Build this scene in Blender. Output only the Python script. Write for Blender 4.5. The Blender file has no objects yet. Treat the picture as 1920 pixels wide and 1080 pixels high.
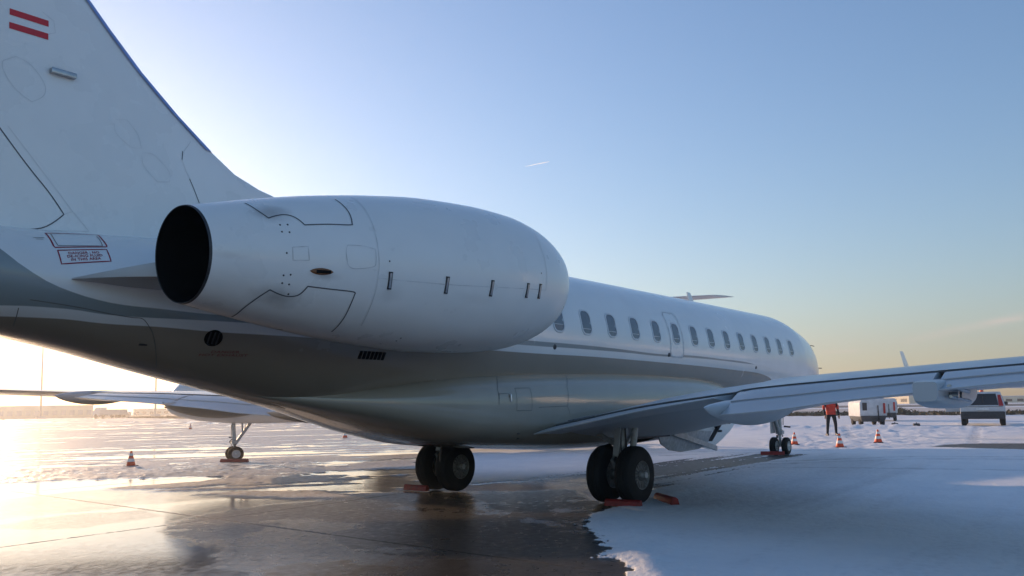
import bpy, bmesh, math, random
import numpy as np
from mathutils import Vector, Matrix
from mathutils.bvhtree import BVHTree
R = math.radians
random.seed(7)
sc = bpy.context.scene
col = sc.collection

# ------------------------------------------------------------------ camera
CAM = Vector((-11.9635, -9.2255, 1.6843))
YAW, PITCH, ROLL, FPX, CYP = 0.670595, 0.0924827, -0.0164347, 1512.6, 617.5
cam_d = bpy.data.cameras.new('camera')
cam = bpy.data.objects.new('camera', cam_d)
col.objects.link(cam)
_f = Vector((math.cos(YAW)*math.cos(PITCH), math.sin(YAW)*math.cos(PITCH), math.sin(PITCH)))
_r = Vector((math.sin(YAW), -math.cos(YAW), 0)); _u = _r.cross(_f)
_r2 = math.cos(ROLL)*_r + math.sin(ROLL)*_u; _u2 = -math.sin(ROLL)*_r + math.cos(ROLL)*_u
cam.matrix_world = Matrix(((_r2.x, _u2.x, -_f.x, CAM.x), (_r2.y, _u2.y, -_f.y, CAM.y), (_r2.z, _u2.z, -_f.z, CAM.z), (0, 0, 0, 1)))
cam_d.sensor_fit = 'HORIZONTAL'; cam_d.sensor_width = 36.0
cam_d.lens = FPX/1920*36
cam_d.shift_y = (CYP-540)/1920
cam_d.clip_start = 0.1; cam_d.clip_end = 60000
sc.camera = cam

# ------------------------------------------------------------------ sun, sky, exposure
SUN_AZ, SUN_EL = R(76), R(10.5)
world = bpy.data.worlds.new('World'); sc.world = world
world.use_nodes = True
wn = world.node_tree; wn.nodes.clear()
w_out = wn.nodes.new('ShaderNodeOutputWorld'); w_bg = wn.nodes.new('ShaderNodeBackground')
sky = wn.nodes.new('ShaderNodeTexSky'); sky.sky_type = 'NISHITA'; sky.sun_disc = False
sky.sun_elevation = SUN_EL; sky.sun_rotation = math.pi/2 - SUN_AZ
sky.air_density = 1.35; sky.dust_density = 0.35; sky.ozone_density = 3.8; sky.altitude = 100
w_bg.inputs['Strength'].default_value = 0.145
# camera white balance (cool) on the sky colour, plus a few thin cloud streaks low on the right
wb = wn.nodes.new('ShaderNodeMix'); wb.data_type = 'RGBA'; wb.blend_type = 'MULTIPLY'; wb.inputs['Factor'].default_value = 1; wb.inputs['B'].default_value = (.99, .985, 1.09, 1)
wn.links.new(sky.outputs[0], wb.inputs['A'])
def wmath(op, a, b=None, c=None):
    n = wn.nodes.new('ShaderNodeMath'); n.operation = op
    for i, v in enumerate((a, b, c)):
        if v is None: continue
        if isinstance(v, (int, float)): n.inputs[i].default_value = v
        else: wn.links.new(v, n.inputs[i])
    return n.outputs[0]
wtc = wn.nodes.new('ShaderNodeTexCoord'); wsp = wn.nodes.new('ShaderNodeSeparateXYZ'); wn.links.new(wtc.outputs['Generated'], wsp.inputs[0])
waz = wmath('ARCTAN2', wsp.outputs['Y'], wsp.outputs['X']); wel = wmath('ARCSINE', wsp.outputs['Z'])
wcb = wn.nodes.new('ShaderNodeCombineXYZ'); wn.links.new(wmath('MULTIPLY', waz, 9.0), wcb.inputs[0]); wn.links.new(wmath('MULTIPLY', wel, 70.0), wcb.inputs[1])
wnz = wn.nodes.new('ShaderNodeTexNoise'); wnz.inputs['Scale'].default_value = 1.0; wnz.inputs['Detail'].default_value = 6; wn.links.new(wcb.outputs[0], wnz.inputs['Vector'])
wcl = wn.nodes.new('ShaderNodeMapRange'); wn.links.new(wnz.outputs['Fac'], wcl.inputs['Value']); wcl.inputs['From Min'].default_value = .50; wcl.inputs['From Max'].default_value = .72
def streak(az0, az1, el0, slope, hw):
    t = wmath('SUBTRACT', wel, wmath('ADD', wmath('MULTIPLY', wmath('SUBTRACT', waz, az0), slope), el0))
    m_ = wn.nodes.new('ShaderNodeMapRange'); m_.interpolation_type = 'SMOOTHSTEP'; wn.links.new(wmath('ABSOLUTE', t), m_.inputs['Value']); m_.inputs['From Min'].default_value = hw; m_.inputs['From Max'].default_value = 0
    n_ = wn.nodes.new('ShaderNodeMapRange'); n_.interpolation_type = 'SMOOTHSTEP'; wn.links.new(wmath('ABSOLUTE', wmath('SUBTRACT', waz, (az0+az1)/2)), n_.inputs['Value']); n_.inputs['From Min'].default_value = abs(az1-az0)/2; n_.inputs['From Max'].default_value = abs(az1-az0)*.15
    return wmath('MULTIPLY', m_.outputs[0], n_.outputs[0])
ws = wmath('MAXIMUM', streak(R(3), R(13.5), R(5.3), R(-1.6)/R(9), R(.45)), streak(R(14.5), R(18), R(3.1), 0, R(.22)))
wf = wmath('MULTIPLY', wmath('MULTIPLY', ws, wmath('ADD', wmath('MULTIPLY', wcl.outputs[0], .7), .35)), .55)
wmx = wn.nodes.new('ShaderNodeMix'); wmx.data_type = 'RGBA'; wn.links.new(wf, wmx.inputs['Factor']); wn.links.new(wb.outputs['Result'], wmx.inputs['A']); wmx.inputs['B'].default_value = (5.0, 3.9, 3.4, 1)
wn.links.new(wmx.outputs['Result'], w_bg.inputs['Color']); wn.links.new(w_bg.outputs[0], w_out.inputs['Surface'])

sun_d = bpy.data.lights.new('sun', 'SUN'); sun_d.energy = 5.0; sun_d.angle = R(0.5); sun_d.color = (1.0, 0.66, 0.40)
sun = bpy.data.objects.new('sun', sun_d); col.objects.link(sun)
_sd = Vector((math.cos(SUN_AZ)*math.cos(SUN_EL), math.sin(SUN_AZ)*math.cos(SUN_EL), math.sin(SUN_EL)))
sun.rotation_euler = _sd.to_track_quat('Z', 'Y').to_euler(); sun.location = (0, 0, 60)
sc.view_settings.view_transform = 'Standard'; sc.view_settings.look = 'None'
sc.view_settings.exposure = 0.45; sc.view_settings.gamma = 1.0; sc.view_settings.use_curve_mapping = False
try:
    sc.cycles.max_bounces = 8; sc.cycles.diffuse_bounces = 4; sc.cycles.glossy_bounces = 4; sc.cycles.caustics_reflective = False
except Exception: pass

# ------------------------------------------------------------------ materials
def nt(name):
    m = bpy.data.materials.new(name); m.use_nodes = True
    return m, m.node_tree, m.node_tree.nodes['Principled BSDF']
def setin(n, **k):
    for a, v in k.items():
        a = a.replace('_', ' ')
        if a in n.inputs: n.inputs[a].default_value = v
def mat(name, c, rough=.5, metal=0.0, coat=0.0, spec=.5, vary=.12, scale=6.0, bump=0.0, emit=None, rvary=.15, alpha=None):
    m, t, p = nt(name)
    setin(p, Base_Color=(*c, 1), Roughness=rough, Metallic=metal, Coat_Weight=coat, Specular_IOR_Level=spec)
    tc = t.nodes.new('ShaderNodeTexCoord')
    nz = t.nodes.new('ShaderNodeTexNoise'); nz.inputs['Scale'].default_value = scale; nz.inputs['Detail'].default_value = 6
    t.links.new(tc.outputs['Object'], nz.inputs['Vector'])
    mr = t.nodes.new('ShaderNodeMapRange'); mr.inputs['From Min'].default_value = .3; mr.inputs['From Max'].default_value = .7
    mr.inputs['To Min'].default_value = 1-vary; mr.inputs['To Max'].default_value = 1+vary*.5
    t.links.new(nz.outputs['Fac'], mr.inputs['Value'])
    mx = t.nodes.new('ShaderNodeMix'); mx.data_type = 'RGBA'; mx.blend_type = 'MULTIPLY'; mx.inputs['Factor'].default_value = 1
    mx.inputs['A'].default_value = (*c, 1); t.links.new(mr.outputs[0], mx.inputs['B'])
    t.links.new(mx.outputs['Result'], p.inputs['Base Color'])
    m2 = t.nodes.new('ShaderNodeMapRange'); m2.inputs['From Min'].default_value = .3; m2.inputs['From Max'].default_value = .7
    m2.inputs['To Min'].default_value = max(.02, rough*(1-rvary)); m2.inputs['To Max'].default_value = min(1, rough*(1+rvary))
    t.links.new(nz.outputs['Fac'], m2.inputs['Value']); t.links.new(m2.outputs[0], p.inputs['Roughness'])
    if bump:
        b = t.nodes.new('ShaderNodeBump'); b.inputs['Strength'].default_value = bump; b.inputs['Distance'].default_value = .01
        n2 = t.nodes.new('ShaderNodeTexNoise'); n2.inputs['Scale'].default_value = scale*5; n2.inputs['Detail'].default_value = 4
        t.links.new(tc.outputs['Object'], n2.inputs['Vector']); t.links.new(n2.outputs['Fac'], b.inputs['Height']); t.links.new(b.outputs[0], p.inputs['Normal'])
    if emit: setin(p, Emission_Color=(*emit, 1), Emission_Strength=1.0)
    return m

M = {}
M['white'] = mat('white_paint', (.78, .79, .79), .28, coat=.25, vary=.05, scale=1.6)
M['nacelle'] = mat('nacelle_paint', (.74, .75, .75), .30, coat=.2, vary=.035, scale=2.3)
M['grey'] = mat('grey_wing_paint', (.50, .52, .54), .35, coat=.1, vary=.06, scale=2)
M['wing_under'] = mat('grey_under_paint', (.34, .35, .36), .4, vary=.1, scale=2)
M['fairing'] = mat('fairing_paint_snowlit', (.37, .34, .285), .17, coat=.6, vary=.06, scale=1.5)  # lighter copy of the belly paint; the lift imitates reflected snow
M['line'] = mat('panel_gap', (.09, .095, .11), .7, vary=.3, scale=9)
M['line_soft'] = mat('panel_seam', (.58, .60, .62), .5, vary=.3, scale=9)
M['seam_dark'] = mat('belly_seam', (.13, .125, .12), .5, vary=.3, scale=9)
M['black'] = mat('black_matt', (.008, .008, .008), .9, spec=.1)  # even near-black for duct, vent mouth, outlet and grille
M['dark'] = mat('dark_metal', (.05, .05, .055), .5, metal=.3, vary=.4, scale=14)
M['steel'] = mat('brushed_steel', (.45, .45, .46), .32, metal=.9, vary=.2, scale=20)
def add_soot(m, pts):
    t = m.node_tree; p = t.nodes['Principled BSDF']; src = p.inputs['Base Color'].links[0].from_socket; tc = t.nodes.new('ShaderNodeTexCoord')
    nz = t.nodes.new('ShaderNodeTexNoise'); nz.inputs['Scale'].default_value = 5; nz.inputs['Detail'].default_value = 5; t.links.new(tc.outputs['Object'], nz.inputs['Vector'])
    for (c, rx, ry, a) in pts:
        mp = t.nodes.new('ShaderNodeVectorMath'); mp.operation = 'SUBTRACT'; mp.inputs[1].default_value = c; t.links.new(tc.outputs['Object'], mp.inputs[0])
        ms = t.nodes.new('ShaderNodeVectorMath'); ms.operation = 'MULTIPLY'; ms.inputs[1].default_value = (1/rx, 1/ry, 1/ry); t.links.new(mp.outputs[0], ms.inputs[0])
        ln = t.nodes.new('ShaderNodeVectorMath'); ln.operation = 'LENGTH'; t.links.new(ms.outputs[0], ln.inputs[0])
        ad = t.nodes.new('ShaderNodeMath'); ad.operation = 'MULTIPLY_ADD'; ad.inputs[1].default_value = .8; ad.inputs[2].default_value = -.4; t.links.new(nz.outputs['Fac'], ad.inputs[0])
        a2 = t.nodes.new('ShaderNodeMath'); a2.operation = 'ADD'; t.links.new(ln.outputs['Value'], a2.inputs[0]); t.links.new(ad.outputs[0], a2.inputs[1])
        mr = t.nodes.new('ShaderNodeMapRange'); mr.interpolation_type = 'SMOOTHSTEP'; mr.inputs['From Min'].default_value = 1; mr.inputs['From Max'].default_value = 0; mr.inputs['To Max'].default_value = a; t.links.new(a2.outputs[0], mr.inputs['Value'])
        mx = t.nodes.new('ShaderNodeMix'); mx.data_type = 'RGBA'; t.links.new(mr.outputs[0], mx.inputs['Factor']); t.links.new(src, mx.inputs['A']); mx.inputs['B'].default_value = (.10, .08, .07, 1); src = mx.outputs['Result']
    t.links.new(src, p.inputs['Base Color'])
M['lip'] = mat('polished_lip', (.70, .72, .75), .28, metal=.5, vary=.05)
M['rubber'] = mat('tyre_rubber', (.016, .016, .017), .75, spec=.25, vary=.35, scale=18, bump=.3)
M['rim'] = mat('wheel_rim', (.24, .24, .235), .45, metal=.4, vary=.3, scale=25)
M['rim_white'] = mat('wheel_rim_white', (.62, .62, .6), .45, vary=.2, scale=25)
M['gear'] = mat('gear_leg_paint', (.42, .43, .44), .4, metal=.2, vary=.3, scale=14)
M['chock'] = mat('red_chock_paint', (.26, .018, .016), .55, vary=.45, scale=14, bump=.4)
M['orange'] = mat('orange_cone', (.80, .10, .03), .5, vary=.2, scale=12)
M['cone_white'] = mat('cone_band', (.78, .78, .76), .5, vary=.15, scale=14)
M['pane'] = mat('cabin_pane', (.16, .18, .21), .12, spec=.8, vary=.15, scale=5)
M['frame'] = mat('window_surround', (.60, .62, .65), .35, vary=.05)
M['glass'] = mat('dark_glass', (.012, .014, .017), .06, spec=.8)
M['red'] = mat('flag_red', (.55, .02, .03), .4, vary=.1)
M['label'] = mat('label_ink', (.30, .006, .03), .5, vary=.2, scale=30)
M['deice'] = mat('boot_blue', (.22, .34, .66), .4, vary=.1)
M['rust'] = mat('scorched_vent', (.22, .09, .03), .6, vary=.5, scale=30)
M['vest'] = mat('orange_vest', (.62, .05, .025), .7, vary=.3, scale=9)
M['trousers'] = mat('dark_work_trousers', (.018, .018, .022), .85, vary=.4, scale=9)
M['skin'] = mat('skin', (.42, .24, .17), .55, vary=.1)
M['gpu'] = mat('white_enclosure', (.62, .63, .64), .5, vary=.15, scale=4)
M['gpu_grey'] = mat('grey_skirt', (.07, .075, .08), .6, vary=.3, scale=6)
M['tail_red'] = mat('tail_lamp_red', (.45, .02, .02), .25, vary=.1)
M['wall'] = mat('pale_wall', (.74, .66, .50), .85, vary=.15, scale=.4)
M['wall_grey'] = mat('grey_wall', (.42, .43, .45), .85, vary=.15, scale=.4)
M['roof'] = mat('snowy_roof', (.72, .72, .74), .8, vary=.15, scale=.5)
M['mast'] = mat('galvanised_mast', (.28, .28, .29), .5, metal=.4, vary=.2)
M['bush'] = mat('winter_bush', (.10, .10, .055), .9, vary=.5, scale=8)
M['twig'] = mat('bare_twig', (.10, .075, .05), .9, vary=.4, scale=8)
M['contrail'] = mat('contrail_ice', (.9, .9, .92), .9, vary=.05)
_t = M['contrail'].node_tree; _tr = _t.nodes.new('ShaderNodeBsdfTranslucent'); _tr.inputs['Color'].default_value = (1, 1, 1, 1); _mm = _t.nodes.new('ShaderNodeMixShader'); _mm.inputs[0].default_value = .85
_t.links.new(_t.nodes['Principled BSDF'].outputs[0], _mm.inputs[1]); _t.links.new(_tr.outputs[0], _mm.inputs[2])
_tp = _t.nodes.new('ShaderNodeBsdfTransparent'); _m3 = _t.nodes.new('ShaderNodeMixShader'); _m3.inputs[0].default_value = .28; _t.links.new(_tp.outputs[0], _m3.inputs[1]); _t.links.new(_mm.outputs[0], _m3.inputs[2]); _t.links.new(_m3.outputs[0], _t.nodes['Material Output'].inputs['Surface'])

# ------------------------------------------------------------------ mesh helpers
class MB:
    def __init__(s): s.v = []; s.f = []; s.m = []
    def add(s, vs, fs, mi=0):
        o = len(s.v); s.v += [tuple(map(float, q)) for q in vs]; s.f += [tuple(o+i for i in f) for f in fs]; s.m += [mi]*len(fs)
    def loft(s, rings, closed=True, cap0=False, cap1=False, mi=0):
        n = len(rings[0]); vs = [q for r in rings for q in r]; fs = []
        for i in range(len(rings)-1):
            for j in range(n if closed else n-1):
                k = (j+1) % n; fs.append((i*n+j, i*n+k, (i+1)*n+k, (i+1)*n+j))
        if cap0: fs.append(tuple(range(n))[::-1])
        if cap1: fs.append(tuple((len(rings)-1)*n+j for j in range(n)))
        s.add(vs, fs, mi)
    def box(s, a, b, mi=0, taper=None):
        x0, y0, z0 = a; x1, y1, z1 = b; tx, ty = taper or (0, 0)
        vs = [(x0, y0, z0), (x1, y0, z0), (x1, y1, z0), (x0, y1, z0), (x0+tx, y0+ty, z1), (x1-tx, y0+ty, z1), (x1-tx, y1-ty, z1), (x0+tx, y1-ty, z1)]
        s.add(vs, [(0, 3, 2, 1), (4, 5, 6, 7), (0, 1, 5, 4), (1, 2, 6, 5), (2, 3, 7, 6), (3, 0, 4, 7)], mi)
    def obox(s, c, ax, ay, az, mi=0):
        c, ax, ay, az = map(Vector, (c, ax, ay, az))
        vs = [c-ax-ay-az, c+ax-ay-az, c+ax+ay-az, c-ax+ay-az, c-ax-ay+az, c+ax-ay+az, c+ax+ay+az, c-ax+ay+az]
        s.add(vs, [(0, 3, 2, 1), (4, 5, 6, 7), (0, 1, 5, 4), (1, 2, 6, 5), (2, 3, 7, 6), (3, 0, 4, 7)], mi)
    def tube(s, pts, r, n=10, mi=0, cap=True):
        pts = [Vector(p) for p in pts]; rs = r if isinstance(r, (list, tuple)) else [r]*len(pts)
        rings = []; ref = Vector((0, 0, 1))
        for i, p in enumerate(pts):
            d = (pts[min(i+1, len(pts)-1)]-pts[max(i-1, 0)]).normalized()
            rr = ref if abs(d.dot(ref)) < .95 else Vector((1, 0, 0))
            a = d.cross(rr).normalized(); b = d.cross(a)
            rings.append([p+rs[i]*(math.cos(t)*a+math.sin(t)*b) for t in [2*math.pi*k/n for k in range(n)]])
        s.loft(rings, cap0=cap, cap1=cap, mi=mi)
    def lathe(s, c, axis, prof, n=32, mi=0, cap=False):
        c = Vector(c); ax = Vector(axis).normalized(); prof = [(float(t), float(r)) for t, r in prof]
        rr = Vector((0, 0, 1)) if abs(ax.z) < .9 else Vector((1, 0, 0))
        a = ax.cross(rr).normalized(); b = ax.cross(a)
        rings = [[c+ax*t+r*(math.cos(q)*a+math.sin(q)*b) for q in [2*math.pi*k/n for k in range(n)]] for t, r in prof]
        s.loft(rings, cap0=cap, cap1=cap, mi=mi)
    def build(s, name, mats, parent=None, smooth=True, bevel=0, seg=2, angle=35):
        me = bpy.data.meshes.new(name); me.from_pydata(s.v, [], s.f)
        if not isinstance(mats, (list, tuple)): mats = [mats]
        for m in mats: me.materials.append(m)
        me.polygons.foreach_set('material_index', s.m)
        bm = bmesh.new(); bm.from_mesh(me); bmesh.ops.recalc_face_normals(bm, faces=bm.faces)
        if bevel:
            es = [e for e in bm.edges if len(e.link_faces) == 2 and e.calc_face_angle(0) > R(30)]
            bmesh.ops.bevel(bm, geom=es, offset=bevel, segments=seg, affect='EDGES', profile=.6, clamp_overlap=True)
        bm.to_mesh(me); bm.free()
        if smooth:
            me.polygons.foreach_set('use_smooth', [True]*len(me.polygons))
            try: me.set_sharp_from_angle(angle=R(angle))
            except Exception: pass
        o = bpy.data.objects.new(name, me); col.objects.link(o)
        if parent: o.parent = parent
        return o
def tag(o, label=None, cat=None, group=None, kind=None):
    if label: o['label'] = label
    if cat: o['category'] = cat
    if group: o['group'] = group
    if kind: o['kind'] = kind
    return o
def empty(name, loc=(0, 0, 0), rz=0):
    o = bpy.data.objects.new(name, None); o.location = loc; o.rotation_euler = (0, 0, rz); o.empty_display_size = .3
    col.objects.link(o); return o
def copy_tree(o, parent=None):
    kids = [c for c in bpy.data.objects if c.parent == o]
    c = o.copy(); col.objects.link(c); c.parent = parent
    for k in kids: copy_tree(k, c)
    return c
def smooth_interp(xs, x0, ys):
    # monotone-ish cubic (pchip)
    x0 = np.array(x0, float); ys = np.array(ys, float); h = np.diff(x0); d = np.diff(ys)/h
    m = np.zeros(len(x0)); m[1:-1] = np.where(d[:-1]*d[1:] > 0, 2*d[:-1]*d[1:]/np.where(np.abs(d[:-1]+d[1:]) < 1e-9, 1, d[:-1]+d[1:]), 0)
    m[0] = d[0]; m[-1] = d[-1]
    xs = np.clip(np.atleast_1d(xs), x0[0], x0[-1]); i = np.clip(np.searchsorted(x0, xs)-1, 0, len(h)-1)
    t = (xs-x0[i])/h[i]
    return (2*t**3-3*t**2+1)*ys[i]+(t**3-2*t**2+t)*h[i]*m[i]+(-2*t**3+3*t**2)*ys[i+1]+(t**3-t**2)*h[i]*m[i+1]

# ------------------------------------------------------------------ noise (numpy)
def vnoise(x, y, seed=0):
    xi = np.floor(x).astype(np.int64); yi = np.floor(y).astype(np.int64); fx = x-xi; fy = y-yi
    fx = fx*fx*(3-2*fx); fy = fy*fy*(3-2*fy)
    def h(a, b):
        n = (a*374761393+b*668265263+seed*1442695041) & 0xffffffff
        n = ((n ^ (n >> 13))*1274126177) & 0xffffffff
        return ((n ^ (n >> 16)) & 0xffff)/65535.0
    return (h(xi, yi)*(1-fx)+h(xi+1, yi)*fx)*(1-fy)+(h(xi, yi+1)*(1-fx)+h(xi+1, yi+1)*fx)*fy
def fbm(x, y, seed=0, o=5):
    s = 0; a = .5; t = 0
    for k in range(o):
        s = s+a*vnoise(x*2**k+17.3*k, y*2**k-9.1*k, seed+k); t += a; a *= .55
    return s/t
def polyd(x, y, P):
    """signed distance to closed polygon, positive inside"""
    P = np.array(P, float); Q = np.roll(P, -1, 0); best = np.full(x.shape, 1e9); ins = np.zeros(x.shape, bool)
    for (ax, ay), (bx, by) in zip(P, Q):
        dx, dy = bx-ax, by-ay; t = np.clip(((x-ax)*dx+(y-ay)*dy)/(dx*dx+dy*dy+1e-12), 0, 1)
        best = np.minimum(best, np.hypot(x-ax-t*dx, y-ay-t*dy))
        c = ((ay > y) != (by > y)); ins ^= c & (x < (bx-ax)*(y-ay)/(by-ay+1e-12)+ax)
    return np.where(ins, best, -best)
def lined(x, y, P):
    best = np.full(x.shape, 1e9)
    for (ax, ay), (bx, by) in zip(P[:-1], P[1:]):
        dx, dy = bx-ax, by-ay; t = np.clip(((x-ax)*dx+(y-ay)*dy)/(dx*dx+dy*dy+1e-12), 0, 1)
        best = np.minimum(best, np.hypot(x-ax-t*dx, y-ay-t*dy))
    return best
def sstep(a, b, x):
    t = np.clip((x-a)/(b-a), 0, 1); return t*t*(3-2*t)
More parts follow.
